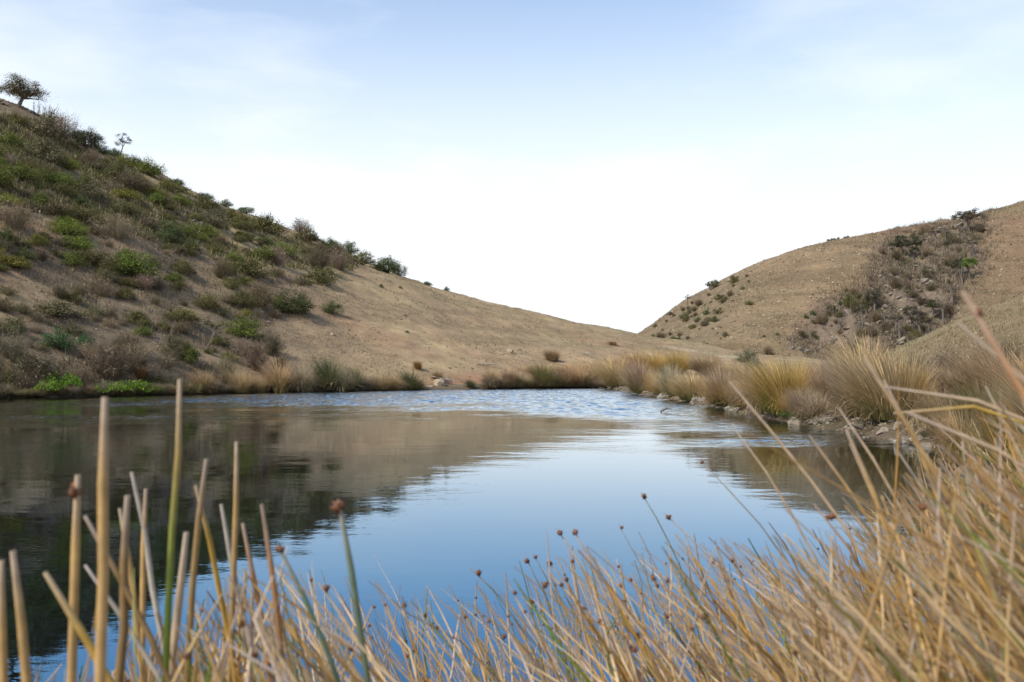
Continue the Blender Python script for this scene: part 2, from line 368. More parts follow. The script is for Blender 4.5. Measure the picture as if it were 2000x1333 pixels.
def col_far(X, Y, Z, q, t):
    w = Y * CP + (Z - 1) * SP; px = 1000 + FPX * X / w; py = 666.5 - FPX * (-Y * SP + (Z - 1) * CP) / w
    tan = np.array((0.200, 0.136, 0.082)); olive = np.array((0.185, 0.137, 0.080)); red = np.array((0.19, 0.115, 0.071)); rock = np.array((0.155, 0.12, 0.09))
    a = sstep(-0.3, 0.3, fbm(X * 0.02, Y * 0.02, 4) + 0.6 * (t - 0.55))[:, None]; c = tan * (1 - a) + olive * a
    r = sstep(0.0, 0.4, fbm(X * 0.03 + 20, Y * 0.03, 4) + 0.15)[:, None] * 0.8; c = c * (1 - r) + red * r
    st = (1 + .22 * np.clip(fbm(X * .035 + 3, Z * .9 + Y * .02, 4) * 1.6, -1, 1))[:, None]; c = c * st
    re = soft_poly(np.array([(1240, 660), (1300, 610), (1382, 555), (1450, 525), (1470, 548), (1430, 600), (1410, 650), (1380, 700), (1320, 690)], float), px, py, 16)[:, None] * .6; c = c * (1 - re) + np.array((.15, .12, .075)) * re
    g = soft_poly(GULLY, px + 30 * fbm(X * .08, Y * .08, 3), py + 25 * fbm(X * .08 + 9, Y * .08, 3), 40)[:, None]; c = c * (1 - g) + rock * g
    return c
def col_spur(X, Y, Z, q, t):
    a = sstep(-0.3, 0.3, fbm(X * 0.07, Y * 0.07, 4) + 0.5 * (t - 0.5))[:, None]
    return np.array((0.205, 0.15, 0.092)) * (1 - a) + np.array((0.20, 0.165, 0.09)) * a
def col_ground(X, Y, Z):
    a = sstep(-0.2, 0.3, fbm(X * 0.15, Y * 0.15, 4))[:, None]
    c = np.array((0.16, 0.12, 0.078)) * (1 - a) + np.array((0.165, 0.142, 0.085)) * a
    wet = sstep(0.34, 0.06, Z)[:, None] * 0.75; return c * (1 - wet) + np.array((0.085, 0.062, 0.042)) * wet

M_HILL = ground_material('hillside_soil', 5.0, 0.10, 0.5); M_FAR = ground_material('far_hill_grass', 1.1, 0.45, 0.5, (0.36, 0.30, 0.20)); M_BANK = ground_material('bank_soil', 9.0, 0.03, 0.5)
q_lo, q_hi = H_LEFT.q[0], H_LEFT.q[-1]
tag(obj('left_hill', H_LEFT.mesh(q_lo, q_hi, 720, -0.03, 1.45, 260, col_left).mesh('left_hill', True), M_HILL), kind='structure')
tag(obj('far_hill', H_FAR.mesh(H_FAR.q[0], H_FAR.q[-1], 520, -0.15, 1.7, 260, col_far).mesh('far_hill', True), M_FAR), kind='structure')
tag(obj('spur_hill', H_SPUR.mesh(H_SPUR.q[0], H_SPUR.q[-1], 320, -0.15, 1.7, 160, col_spur).mesh('spur_hill', True), M_HILL), kind='structure')
def graded(lo, hi, step, far):
    core = np.arange(lo, hi, step); out = [core[-1]]; s = step
    while out[-1] < far: s *= 1.35; out.append(out[-1] + s)
    neg = [core[0]]; s = step
    while neg[-1] > -far: s *= 1.35; neg.append(neg[-1] - s)
    return np.concatenate([neg[:0:-1], core, out[1:]])
gx = np.unique(np.concatenate([graded(-32, 34, 0.6, 2600), np.arange(-3, 19, 0.2)])); gy = np.unique(np.concatenate([graded(-6, 90, 0.6, 2600), np.arange(1, 50, 0.22)]))
GX, GY = np.meshgrid(gx, gy, indexing='ij'); GZ = z_ground(GX, GY)
GZ = np.where(np.hypot(GX, GY) > 200, -3.0, GZ)
v = np.stack([GX, GY, GZ], -1).reshape(-1, 3); ni, nj = GX.shape
ii = np.arange(ni - 1)[:, None] * nj; jj = np.arange(nj - 1)[None]
b = B(); b.add(v, np.stack([ii + jj, ii + nj + jj, ii + nj + jj + 1, ii + jj + 1], -1).reshape(-1, 4), col=col_ground(v[:, 0], v[:, 1], v[:, 2]))
tag(obj('ground', b.mesh('ground', True), M_BANK), kind='structure')
def ruffled(X, Y):
    """how strongly the wind ruffles the water: the far part of the pond, calm near the camera and in the lee on the left"""
    yy = Y + 11 * fbm(X * .16, Y * .22, 5, .6) + 9 * sstep(-1, 5, X)
    return np.clip(sstep(20, 36, yy) * sstep(-18, -11, X + 3 * fbm(X * .2 + 5, Y * .1, 3)) + .4 * sstep(.1, .45, fbm(X * .25 + 50, Y * .25, 4)) * sstep(12, 18, yy) * sstep(-19, -12, X), 0, 1)
wx = np.arange(-19, 13.01, .1); wy = np.arange(13, 72.01, .09); WX, WY = np.meshgrid(wx, wy, indexing='ij')
u_, v_ = WX * .94 + WY * .34, -WX * .34 + WY * .94
edge = sstep(-19, -18, WX) * sstep(13, 12, WX) * sstep(13, 14.5, WY) * sstep(72, 71, WY)
RUF = ruffled(WX, WY) * edge * (1 - .75 * sstep(2.5, 6, WX) * sstep(34, 24, WY)); WZ = (.040 * fbm(u_ * 3.3, v_ * 4.7, 2, .5) + .014 * fbm(u_ * 6.3 + 9, v_ * 6.9, 1)) * RUF
b = B(); nwi, nwj = WX.shape; ii = np.arange(nwi - 1)[:, None] * nwj; jj = np.arange(nwj - 1)[None]
b.add(np.stack([WX, WY, WZ], -1).reshape(-1, 3), np.stack([ii + jj, ii + nwj + jj, ii + nwj + jj + 1, ii + jj + 1], -1).reshape(-1, 4), ruf=RUF.ravel())
x0, x1, y0, y1 = wx[0], wx[-1], wy[0], wy[-1]
for a0, a1, c0, c1 in [(-48, 30, -1, y0), (-48, 30, y1, 84), (-48, x0, y0, y1), (x1, 30, y0, y1)]: b.add([(a0, c0, 0), (a1, c0, 0), (a1, c1, 0), (a0, c1, 0)], [(0, 1, 2, 3)], ruf=0.0)
tag(obj('water', b.mesh('water', True), M_WATER), kind='structure')

def terrain(X, Y):
    X = np.asarray(X, float); Y = np.asarray(Y, float)
    return np.maximum.reduce([z_ground(X, Y), H_LEFT.z(X, Y), np.where(Y > 120, H_FAR.z(X, Y), -9), np.where((X > 5) & (Y > 30), H_SPUR.z(X, Y), -9)])
_YS = np.concatenate([np.arange(3, 90, 0.05), np.arange(90, 420, 0.25)])
def drop(px, py, hill=None):
    """the point of the terrain seen at a pixel; above the skyline the crest below that pixel"""
    d = ray(px, py); X = d[0] / d[1] * _YS; Zr = CAM_Z + d[2] / d[1] * _YS
    Zt = terrain(X, _YS) if hill is None else hill.z(X, _YS)
    if hill is not None: Zt = np.where(_YS < hill.fy(d[0] / d[1]), -99, Zt)
    k = np.argmax(Zt >= Zr)
    if Zt[k] < Zr[k]:
        k = np.argmax(np.where(_YS > 20, (Zt - CAM_Z) / _YS, -9))
    return np.array([X[k], _YS[k], Zt[k]])

# ------------------------------------------------------------------ labels by rank
ONES = ['', 'first', 'second', 'third', 'fourth', 'fifth', 'sixth', 'seventh', 'eighth', 'ninth', 'tenth', 'eleventh', 'twelfth', 'thirteenth', 'fourteenth', 'fifteenth', 'sixteenth', 'seventeenth', 'eighteenth', 'nineteenth']
def ordinal(n):
    if n < 20: return ONES[n]
    t, o = divmod(n, 10); return (['twent', 'thirt', 'fort', 'fift', 'sixt'][t - 2] + 'ieth') if o == 0 else ['twenty', 'thirty', 'forty', 'fifty', 'sixty'][t - 2] + '-' + ONES[o]
QUEUE = []
def queue(o, single, plural, zone, px, cat, group): QUEUE.append((o, single, plural, zone, px, cat, group))
def flush_labels():
    bins = {}
    for it in QUEUE: bins.setdefault((it[1], it[3]), []).append(it)
    for (single, zone), lst in bins.items():
        lst.sort(key=lambda r: r[4])
        for k, (o, s_, plural, z_, px, cat, group) in enumerate(lst):
            if len(lst) == 1: lab = f'{single} {zone}'
            elif k == 0: lab = f'leftmost of the {plural} {zone}'
            elif k == len(lst) - 1: lab = f'rightmost of the {plural} {zone}'
            else: lab = f'{ordinal(k + 1)} from left of the {plural} {zone}'
            tag(o, lab, cat, group)

# ------------------------------------------------------------------ plant meshes
def leaf_quads(b, c, nrm, size, rng, shade, hue):
    n = len(c); nrm = nrm / (np.linalg.norm(nrm, axis=1)[:, None] + 1e-9)
    r = rng.normal(size=(n, 3)); a = np.cross(nrm, r); a /= np.linalg.norm(a, axis=1)[:, None] + 1e-9; bb = np.cross(nrm, a)
    L = (size * rng.uniform(0.6, 1.5, n))[:, None]; W = L * rng.uniform(0.28, 0.5, n)[:, None]
    v = np.stack([c - a * L, c + bb * W, c + a * L, c - bb * W], 1).reshape(-1, 3)
    b.add(v, np.arange(n * 4).reshape(-1, 4), shade=np.repeat(shade, 4), hue=np.repeat(hue, 4), along=0.0)
def shrub_mesh(seed, clumps=46, leaves=92, h=0.55, leaf=0.019, spiky=0.0, hue0=0.15):
    rng = np.random.default_rng(seed); b = B()
    lob = rng.uniform(0, 6.28, 3)
    for k in range(clumps):
        th = rng.uniform(0, 6.28); ph = math.acos(rng.uniform(0.0, 1.0)); R = rng.uniform(0.35, 1.0) ** 0.6
        rr = 0.42 * R * (1 + 0.22 * math.sin(2 * th + lob[0]) + 0.12 * math.sin(3 * th + lob[1]))
        c = np.array([rr * math.sin(ph) * math.cos(th), rr * math.sin(ph) * math.sin(th), 0.05 + h * 0.82 * R * math.cos(ph) * (1 + 0.15 * math.sin(th + lob[2]))])
        s = rng.uniform(0.055, 0.10); n = int(leaves * rng.uniform(0.7, 1.3))
        p = c + rng.normal(size=(n, 3)) * np.array([s, s, s * 0.75]); p[:, 2] = np.abs(p[:, 2])
        nr = rng.normal(size=(n, 3)) * 0.8 + (c + np.array([0, 0, 0.25])) * 1.2
        sh = rng.uniform(0.75, 1.25) * rng.uniform(0.6, 1.45, n)
        leaf_quads(b, p, nr, leaf * rng.uniform(0.8, 1.2), rng, sh, np.clip(rng.normal(hue0, 0.25, n), 0, 1))
        add_tube(b, bez((rng.normal() * .05, rng.normal() * .05, -0.06), c * np.array([.4, .4, .5]), c, 4), np.linspace(0.010, 0.004, 4), 3, shade=0.6, hue=1.0)
        for _ in range(int(3 * spiky + 2)):
            dv = c + rng.normal(size=3) * 0.05; e = dv + (dv - np.array([0, 0, .0])) * rng.uniform(.1, .22) + np.array([0, 0, .05 * rng.random()])
            add_tube(b, [c, dv, e], [0.005, 0.004, 0.002], 3, shade=0.7, hue=1.0)
    return b.mesh('shrub_%d' % seed)
def twig_mesh(seed, n=150, h=0.6, w=1.0, leafy=0.25, thick=0.006, upright=0.0):
    rng = np.random.default_rng(seed); b = B()
    for k in range(n):
        th = rng.uniform(0, 6.28); el = rng.uniform(0.15, 1.0) if not upright else rng.uniform(0.75, 1.0)
        r0 = rng.uniform(0, 0.12) * w; L = rng.uniform(0.6, 1.0)
        p0 = np.array([math.cos(th) * r0, math.sin(th) * r0, -0.05])
        p2 = np.array([math.cos(th) * 0.48 * w * L * math.cos(el * 1.35), math.sin(th) * 0.48 * w * L * math.cos(el * 1.35), h * L * math.sin(el * 1.4) + 0.05])
        pm = (p0 + p2) / 2 + rng.normal(size=3) * 0.06 + np.array([0, 0, 0.07]); pts = bez(p0, pm, p2, 5); sh = rng.uniform(0.6, 1.4)
        add_tube(b, pts, np.linspace(thick, thick * 0.4, 5), 3, shade=sh, hue=rng.uniform(0, 0.5))
        for j in range(4):
            a = pts[rng.integers(2, 5)]; e = a + rng.normal(size=3) * 0.09 + (p2 - p0) * 0.10 + np.array([0, 0, 0.03])
            e[2] = max(e[2], 0.0)
            add_tube(b, [a, (a + e) / 2 + rng.normal(size=3) * .012, e], [thick * .55, thick * .45, thick * .25], 3, shade=sh * rng.uniform(.8, 1.2), hue=rng.uniform(0, 0.6))
        if rng.random() < leafy:
            m = 16; c = p2 + rng.normal(size=(m, 3)) * 0.06; c[:, 2] = np.abs(c[:, 2])
            leaf_quads(b, c, rng.normal(size=(m, 3)) + np.array([0, 0, 1]), 0.026, rng, rng.uniform(.7, 1.4, m), rng.uniform(0, 0.4, m))
    return b.mesh('twigs_%d' % seed)
def blades(b, rng, n, root_r, h, spread, droop, lean, width, segs=6, cx=0.0, cy=0.0, flat=False, z0=-0.03):
    """n narrow blades arching out of one crown; h is the usual length"""
    th = rng.uniform(0, 6.283, n); rr = root_r * np.sqrt(rng.random(n))
    out = np.clip(np.abs(rng.normal(0, spread, n)), 0, 1.35); L = h * rng.uniform(0.55, 1.12, n)
    th = th + rng.normal(0, 0.3, n); t = np.linspace(0, 1, segs + 1)
    ang = out[:, None] + (droop * rng.uniform(0.3, 1.5, n))[:, None] * t[None] ** 1.6
    ds = (L / segs)[:, None]
    hor = np.concatenate([np.zeros((n, 1)), np.cumsum(np.sin(ang[:, 1:]) * ds, 1)], 1); ver = np.concatenate([np.zeros((n, 1)), np.cumsum(np.cos(ang[:, 1:]) * ds, 1)], 1)
    X = cx + (np.cos(th) * rr)[:, None] + np.cos(th)[:, None] * hor + lean[0] * ver * t[None] ** 0.8; Y = cy + (np.sin(th) * rr)[:, None] + np.sin(th)[:, None] * hor + lean[1] * ver * t[None] ** 0.8
    Z = z0 + np.maximum(ver, 0.015 - z0)
    P = np.stack([X, Y, Z], -1)
    side = np.stack([-np.sin(th + rng.normal(0, .8, n)), np.cos(th), 0 * th], -1); side /= np.linalg.norm(side, axis=1)[:, None]
    w = (width * rng.uniform(0.6, 1.4, n))[:, None] * np.interp(t, [0, .25, .8, 1], [0.8, 1, .6, .12])[None]
    V = np.stack([P - side[:, None] * w[..., None], P + side[:, None] * w[..., None]], 2).reshape(-1, 3)
    base = (np.arange(n) * 2 * (segs + 1))[:, None]; k = 2 * np.arange(segs)[None]
    F = np.stack([base + k, base + k + 1, base + k + 3, base + k + 2], -1).reshape(-1, 4)
    sh = np.repeat(rng.uniform(0.6, 1.4, n), 2 * (segs + 1)); hu = np.repeat(np.clip(rng.normal(0.25, 0.3, n), 0, 1), 2 * (segs + 1))
    b.add(V, F, shade=sh, hue=hu, along=np.tile(np.repeat(t, 2), n))
def tussock_mesh(seed, kind):
    rng = np.random.default_rng(seed); b = B()
    if kind == 'upright': blades(b, rng, 1300, 0.28, 1.0, 0.26, 0.5, (-0.22, 0), 0.0042); blades(b, rng, 350, 0.28, .85, 0.5, 1.5, (-0.2, 0), 0.0042)
    elif kind == 'fan': blades(b, rng, 1250, 0.14, 1.0, 0.58, 0.55, (-0.18, 0), 0.0044)
    elif kind == 'droop': blades(b, rng, 1000, 0.20, 1.1, 0.55, 1.3, (-0.25, 0), 0.0044); blades(b, rng, 450, 0.2, 1.0, 0.25, 0.7, (-0.22, 0), 0.0033)
    elif kind == 'wispy':
        blades(b, rng, 1300, 0.28, 1.0, 0.36, 0.9, (-0.28, 0), 0.0034); blades(b, rng, 250, 0.3, 0.6, 0.5, 0.8, (-0.1, 0), 0.005)
    elif kind == 'mat':
        for k in range(14): blades(b, rng, 70, 0.08, 0.45, 0.7, 0.9, (-0.1, 0), 0.007, 4, rng.uniform(-.42, .42), rng.uniform(-.3, .3))
    return b.mesh('tussock_%s_%d' % (kind, seed))
def cover_mesh(seed):
    """low creeping plant with round leaves"""
    rng = np.random.default_rng(seed); b = B(); n = 2600
    x = rng.uniform(-.5, .5, n); y = rng.uniform(-.5, .5, n); keep = (x * x + y * y) < .25 * (0.7 + .5 * rng.random(n)); x, y = x[keep], y[keep]; n = len(x)
    z = 0.05 + 0.22 * np.clip(0.5 + 1.6 * fbm(x * 5 + seed, y * 5, 3), 0.05, 1) * (1 - 2.6 * (x * x + y * y)) * rng.uniform(0.5, 1, n)
    leaf_quads(b, np.stack([x, y, np.maximum(z, .02)], -1), rng.normal(size=(n, 3)) * .5 + np.array([0, -.4, 1]), 0.022, rng, rng.uniform(.55, 1.5, n), rng.uniform(0, .25, n))
    return b.mesh('cover_%d' % seed)
def tree_meshes(seed, H, W, fork, limbs, lean=(0, 0), leaf=0.07, clumps=4, per=46, flat=0.55, droop=0.0, bare=0.0, r0=0.14, top=1.0):
    rng = np.random.default_rng(seed); tb = B(); cb = B()
    fk = np.array([lean[0] * fork, lean[1] * fork, fork]); trunk = bez((0, 0, -0.3), (lean[0] * fork * .2, 0, fork * .5), fk, 7)
    add_tube(tb, trunk, np.linspace(r0, r0 * .72, 7), 8); allp = []
    for i in range(limbs):
        th = 6.283 * (i + rng.uniform(-.3, .3)) / limbs; R = W / 2 * rng.uniform(0.45, 0.85)
        zz = fork + (H - fork) * rng.uniform(0.35, 0.9) * top - droop * (R / (W / 2)) * (H - fork) * .4
        e = fk + np.array([math.cos(th) * R, math.sin(th) * R, zz - fork]); mid = fk + (e - fk) * .45 + np.array([0, 0, (H - fork) * .16]) + rng.normal(size=3) * W * .04
        limb = bez(fk - np.array([0, 0, .05]), mid, e, 7); add_tube(tb, limb, np.linspace(r0 * .52, r0 * .16, 7), 6)
        allp.append(limb[2:])
    LP = np.concatenate(allp); cz = fork + (H - fork) * .48; cr = (H - fork) * .52; cx0 = fk[0] * .6
    for j in range(limbs * clumps):
        d = rng.normal(size=3); d /= np.linalg.norm(d); R = rng.uniform(.25, 1) ** .5; az = math.atan2(d[1], d[0]); R *= 1 + .16 * math.sin(2 * az + seed) + .14 * math.sin(3 * az + 2 * seed + 3 * d[2])
        c = np.array([cx0 + d[0] * W / 2 * R * .92, fk[1] + d[1] * W / 2 * R * .92, cz + d[2] * cr * R * (.92 if d[2] > 0 else .62)])
        if droop: c[2] -= droop * cr * .5 * (np.hypot(c[0] - cx0, c[1]) / (W / 2)) ** 2
        sp = LP[np.argmin(np.linalg.norm(LP - c, axis=1))]
        add_tube(tb, bez(sp, (sp + c) / 2 + rng.normal(size=3) * W * .03, c, 4), np.linspace(r0 * .2, r0 * .06, 4), 4)
        for _ in range(3):
            tip = c + rng.normal(size=3) * W * .05; add_tube(tb, [c, (c + tip) / 2 + rng.normal(size=3) * .02, tip], [r0 * .08, r0 * .06, r0 * .03], 3)
        if rng.random() < bare: continue
        sg = W * rng.uniform(.045, .08); n = int(per * rng.uniform(.7, 1.3))
        p = c + rng.normal(size=(n, 3)) * np.array([sg, sg, sg * flat])
        leaf_quads(cb, p, rng.normal(size=(n, 3)) + np.array([0, 0, 1.0]), leaf, rng, rng.uniform(.7, 1.3) * rng.uniform(.6, 1.4, n), np.clip(rng.normal(.2, .3, n), 0, 1))
    return tb.mesh('trunk_%d' % seed, True), (cb.mesh('crown_%d' % seed) if cb.v else None)
def rock_mesh(seed, flat=0.55, n=22):
    rng = np.random.default_rng(seed); p = rng.normal(size=(n, 3)); p /= np.linalg.norm(p, axis=1)[:, None]
    p *= rng.uniform(.75, 1.0, n)[:, None]; p = np.sign(p) * np.abs(p) ** 0.75; p *= np.array([.5, .38, .5 * flat])
    bm = bmesh.new()
    for q in p: bm.verts.new(q)
    bmesh.ops.convex_hull(bm, input=bm.verts); bmesh.ops.delete(bm, geom=[v for v in bm.verts if not v.link_faces], context='VERTS')
    bmesh.ops.bevel(bm, geom=list(bm.edges), offset=.03, segments=1, affect='EDGES', clamp_overlap=True)
    me = bpy.data.meshes.new('rock_%d' % seed); bm.to_mesh(me); bm.free(); me.materials.append(M_STONE); return me

SHRUBS = {'leafy': [shrub_mesh(100 + i, h=(.5, .6, .45, .7)[i % 4]) for i in range(6)],
          'open': [shrub_mesh(120 + i, clumps=38, leaves=72, h=.55, spiky=2, hue0=.4) for i in range(4)],
          'dry': [twig_mesh(140 + i, n=190, leafy=.06) for i in range(5)],
          'fine': [twig_mesh(150 + i, n=190, leafy=.05, thick=.004) for i in range(3)]}
for lst in SHRUBS.values():
    for me in lst: me.materials.append(M_LEAF)
TUS = {k: [tussock_mesh(200 + 10 * i + j, k) for j in range(3)] for i, k in enumerate(('upright', 'fan', 'droop', 'wispy', 'mat'))}
for lst in TUS.values():
    for me in lst: me.materials.append(M_BLADE)
ROCKS = [rock_mesh(300 + i, (.4, .55, .7, .35)[i % 4]) for i in range(12)]

def place(name, me, p, w, h, color, alpha=1.0, rz=None, unit_h=1.0, d=None, rng=RNG, sink=0.0):
    o = bpy.data.objects.new(name, me); COL.objects.link(o)
    o.location = (float(p[0]), float(p[1]), float(p[2]) - sink)
    o.scale = (w, d or w, h / unit_h); o.rotation_euler = (0, 0, rng.uniform(0, 6.283) if rz is None else rz)
    o.color = (*color, alpha); return o
def jit(c, rng, a=0.18):
    k = rng.uniform(1 - a, 1 + a); return tuple(float(x * k * rng.uniform(1 - a * .4, 1 + a * .4)) for x in c)

# ------------------------------------------------------------------ shrubs on the left hill
KIND = {  # mesh family, colour, words
    'G': ('leafy', (0.072, 0.092, 0.016), 'bright green'), 'Y': ('leafy', (0.098, 0.098, 0.018), 'yellow-green'), 'O': ('open', (0.088, 0.088, 0.028), 'olive'),
    'K': ('leafy', (0.044, 0.060, 0.020), 'dark green'), 'B': ('leafy', (0.040, 0.085, 0.030), 'blue-green'), 'A': ('open', (0.105, 0.095, 0.052), 'ash-grey'), 'D': ('dry', (0.165, 0.128, 0.082), 'dry brown'),
    'F': ('fine', (0.25, 0.20, 0.135), 'pale dead')}
HAND = [('G', 45, 354, 72, 38), ('G', 112, 362, 62, 36), ('Y', 10, 400, 48, 30), ('Y', 42, 402, 30, 20), ('G', 80, 400, 46, 30), ('O', 160, 372, 60, 40), ('K', 158, 405, 40, 25), ('O', 225, 350, 72, 40), ('G', 258, 357, 52, 30),
        ('G', 288, 342, 62, 30), ('K', 398, 390, 36, 18), ('O', 331, 376, 74, 30), ('Y', 240, 388, 62, 26), ('G', 302, 397, 44, 28), ('O', 242, 418, 62, 32), ('F', 28, 445, 100, 48), ('A', 112, 424, 70, 34), ('G', 128, 458, 82, 36), ('G', 150, 487, 64, 36),
        ('Y', 74, 480, 46, 30), ('K', 10, 474, 34, 34), ('Y', 30, 522, 72, 28), ('K', 332, 474, 54, 42), ('G', 366, 464, 42, 26), ('G', 140, 518, 54, 36), ('G', 258, 538, 108, 46), ('G', 248, 504, 44, 24), ('G', 338, 550, 52, 22), ('O', 350, 568, 42, 24),
        ('O', 244, 584, 44, 28), ('O', 372, 500, 44, 30), ('G', 472, 554, 40, 15), ('O', 400, 602, 64, 32), ('O', 474, 600, 66, 36), ('O', 348, 626, 92, 28), ('A', 118, 618, 124, 34), ('O', 268, 634, 62, 32), ('G', 280, 656, 38, 20), ('B', 118, 682, 66, 42),
        ('B', 166, 676, 32, 26), ('A', 20, 652, 66, 38), ('F', 26, 702, 78, 48), ('A', 334, 694, 62, 46), ('G', 368, 706, 56, 34), ('G', 472, 657, 78, 42), ('Y', 480, 618, 26, 20), ('D', 212, 742, 112, 66), ('D', 75, 752, 110, 56), ('O', 14, 768, 54, 52),
        ('G', 511, 508, 64, 34), ('G', 549, 499, 58, 32), ('O', 494, 540, 96, 34), ('D', 434, 545, 44, 36), ('O', 520, 456, 90, 40), ('O', 470, 448, 60, 34), ('F', 588, 455, 52, 26), ('O', 596, 472, 52, 30), ('D', 620, 524, 60, 36), ('F', 662, 527, 62, 34),
        ('K', 646, 486, 42, 26), ('K', 682, 496, 40, 24), ('O', 704, 516, 60, 30), ('K', 752, 532, 66, 38), ('K', 778, 536, 34, 26), ('O', 600, 557, 26, 14), ('K', 570, 612, 88, 46), ('O', 545, 600, 46, 30), ('K', 645, 611, 42, 24), ('D', 532, 694, 56, 40), ('D', 498, 722, 62, 52),
        ('K', 835, 557, 22, 9), ('K', 872, 568, 12, 8), ('O', 745, 562, 12, 9), ('O', 782, 564, 9, 8), ('K', 795, 650, 10, 7),
        ('A', 85, 268, 92, 58), ('A', 92, 318, 88, 52), ('K', 150, 276, 44, 26), ('K', 195, 300, 40, 24), ('K', 222, 305, 36, 20), ('O', 215, 330, 60, 28), ('G', 20, 285, 50, 30), ('O', 30, 245, 60, 28), ('Y', 130, 330, 50, 30), ('K', 265, 325, 44, 20), ('K', 300, 340, 36, 16), ('A', 190, 338, 50, 28),
        ('K', 345, 362, 34, 16), ('K', 440, 404, 30, 14), ('K', 478, 416, 40, 16), ('K', 610, 470, 26, 16), ('D', 660, 505, 40, 26)]
def hill_zone(px, py):
    sky_y = np.interp(px, [p[0] for p in LEFT_SKY], [p[1] for p in LEFT_SKY]); f = (py - sky_y) / (770 - sky_y)
    if f < 0.05: v = 'along the left hill skyline'
    elif f < 0.22: v = 'just under the left hill crest'
    elif f < 0.38: v = 'on the upper left hill'
    elif f < 0.54: v = 'midway up the left hill'
    elif f < 0.70: v = 'on the lower left hill'
    elif f < 0.86: v = 'low above the pond bank'
    else: v = 'at the far water edge'
    return v
def add_shrub(k, px, py, wpx, hpx, rng, hill=H_LEFT, zone=None, group='shrubs on the left hill'):
    fam, c, word = KIND[k]; c = tuple((1.9 if k not in 'DF' else 1.25) * x for x in c); p = drop(px, py, hill); s = p[1] / FPX; me = SHRUBS[fam][rng.integers(len(SHRUBS[fam]))]
    w, h = wpx * s, hpx * s
    if hill is H_LEFT: w *= 1.02; h *= .96
    o = place('dry_bush' if k in 'DF' else 'shrub', me, p, w * 1.08, h * 1.1, jit(c, rng), unit_h=.62, rng=rng, sink=.05)
    size = 'tiny ' if wpx < 20 else ('small ' if wpx < 40 else ('broad ' if wpx > 72 else ''))
    wd = 'bush' if k in 'DF' else 'shrub'; queue(o, f'{size}{word} {wd}', f'{size}{word} ' + ('bushes' if k in 'DF' else 'shrubs'), zone or hill_zone(px, py), px, wd, group.replace('shrubs', 'bushes') if k in 'DF' else group); return o
rs = np.random.default_rng(21); taken = []
for k, px, py, w, h in HAND: add_shrub(k, px, py, w, h, rs); taken.append((px, py, w))
EDGE = np.array([(-60, 215), (70, 235), (180, 300), (300, 345), (430, 410), (560, 452), (620, 480), (700, 520), (640, 560), (560, 560), (540, 620), (500, 690), (420, 735), (300, 752), (-60, 765)], float)
tries = 0; made = 0
while made < 200 and tries < 9000:
    tries += 1; px, py = rs.uniform(-50, 700), rs.uniform(215, 760)
    if rs.random() < .5: nb = taken[rs.integers(len(taken))]; px, py = nb[0] + rs.normal() * nb[2] * .6, nb[1] + rs.normal() * nb[2] * .25
    if not in_poly(EDGE, np.array(px), np.array(py)): continue
    up = (py - 215) / 540; w = float(np.clip(rs.lognormal(3.55, .42), 16, 84)) * (0.9 + 0.3 * up) * (1.08 if py < 470 else .95)
    if any((px - a) ** 2 + ((py - bb) * 1.7) ** 2 < (0.21 * (w + c)) ** 2 for a, bb, c in taken): continue
    k = rs.choice(list('GOOAADDFFYK'), p=[.13, .17, .15, .10, .09, .08, .06, .06, .05, .06, .05]) if py < 560 else rs.choice(list('OADDFF'))
    add_shrub(k, px, py, w, w * rs.uniform(.45, .62), rs); taken.append((px, py, w)); made += 1
    
# hand-placed trees of the left hill
def plant_tree(name, p, meshes, crown_col, bark_col, label=None, cat='tree', group=None, rz=0.0, scale=1.0):
    r = empty(name, p); r.rotation_euler = (0, 0, rz); r.scale = (scale,) * 3
    t = obj('trunk', meshes[0], M_BARK, r); t.color = (*bark_col, 1)
    if meshes[1] is not None: c = obj('crown', meshes[1], M_LEAF, r); c.color = (*crown_col, 1)
    if label: tag(r, label, cat, group)
    return r
p = drop(36, 209, H_LEFT); s = p[1] / FPX
plant_tree('spreading_tree', p, tree_meshes(401, 62 * s, 92 * s, 17 * s, 9, (0.5, 0), leaf=.046, clumps=10, per=130, droop=.7, flat=.5, r0=.2), (0.115, 0.10, 0.04), (0.06, 0.05, 0.045), 'lone spreading tree with a leaning trunk on the hill crest')
p = drop(166, 302, H_LEFT); s = p[1] / FPX
plant_tree('round_tree', p, tree_meshes(402, 52 * s, 62 * s, 9 * s, 8, (0.4, 0), leaf=.045, clumps=8, per=130, flat=.75, r0=.15), (0.066, 0.074, 0.036), (0.05, 0.042, 0.038), 'round-headed dark tree on the slope below the spreading tree')
p = drop(235, 306, H_LEFT); s = p[1] / FPX
plant_tree('slender_tree', p, tree_meshes(403, 46 * s, 32 * s, 20 * s, 4, (0.25, 0), leaf=.042, clumps=5, per=80, flat=.7, r0=.075), (0.075, 0.085, 0.06), (0.16, 0.14, 0.12), 'slender sparse tree with a thin pale trunk on the skyline')
SAP = [twig_mesh(410 + i, n=9, h=1.0, w=.8, leafy=0, thick=.010, upright=1) for i in range(3)]
for me in SAP: me.materials.append(M_LEAF)
for i, (px, py, hh) in enumerate([(66, 222, 24), (76, 228, 30), (86, 233, 28), (97, 238, 32), (107, 243, 30), (117, 250, 22)]):
    p = drop(px, py, H_LEFT); s = p[1] / FPX; o = place('bare_sapling', SAP[i % 3], p, hh * .8 * s, hh * s, (.10, .085, .075), rng=rs)
    queue(o, 'leafless dead sapling', 'leafless dead saplings', 'beside the lone spreading tree', px, 'sapling', 'dead saplings on the crest')
p = drop(412, 672, H_LEFT); s = p[1] / FPX
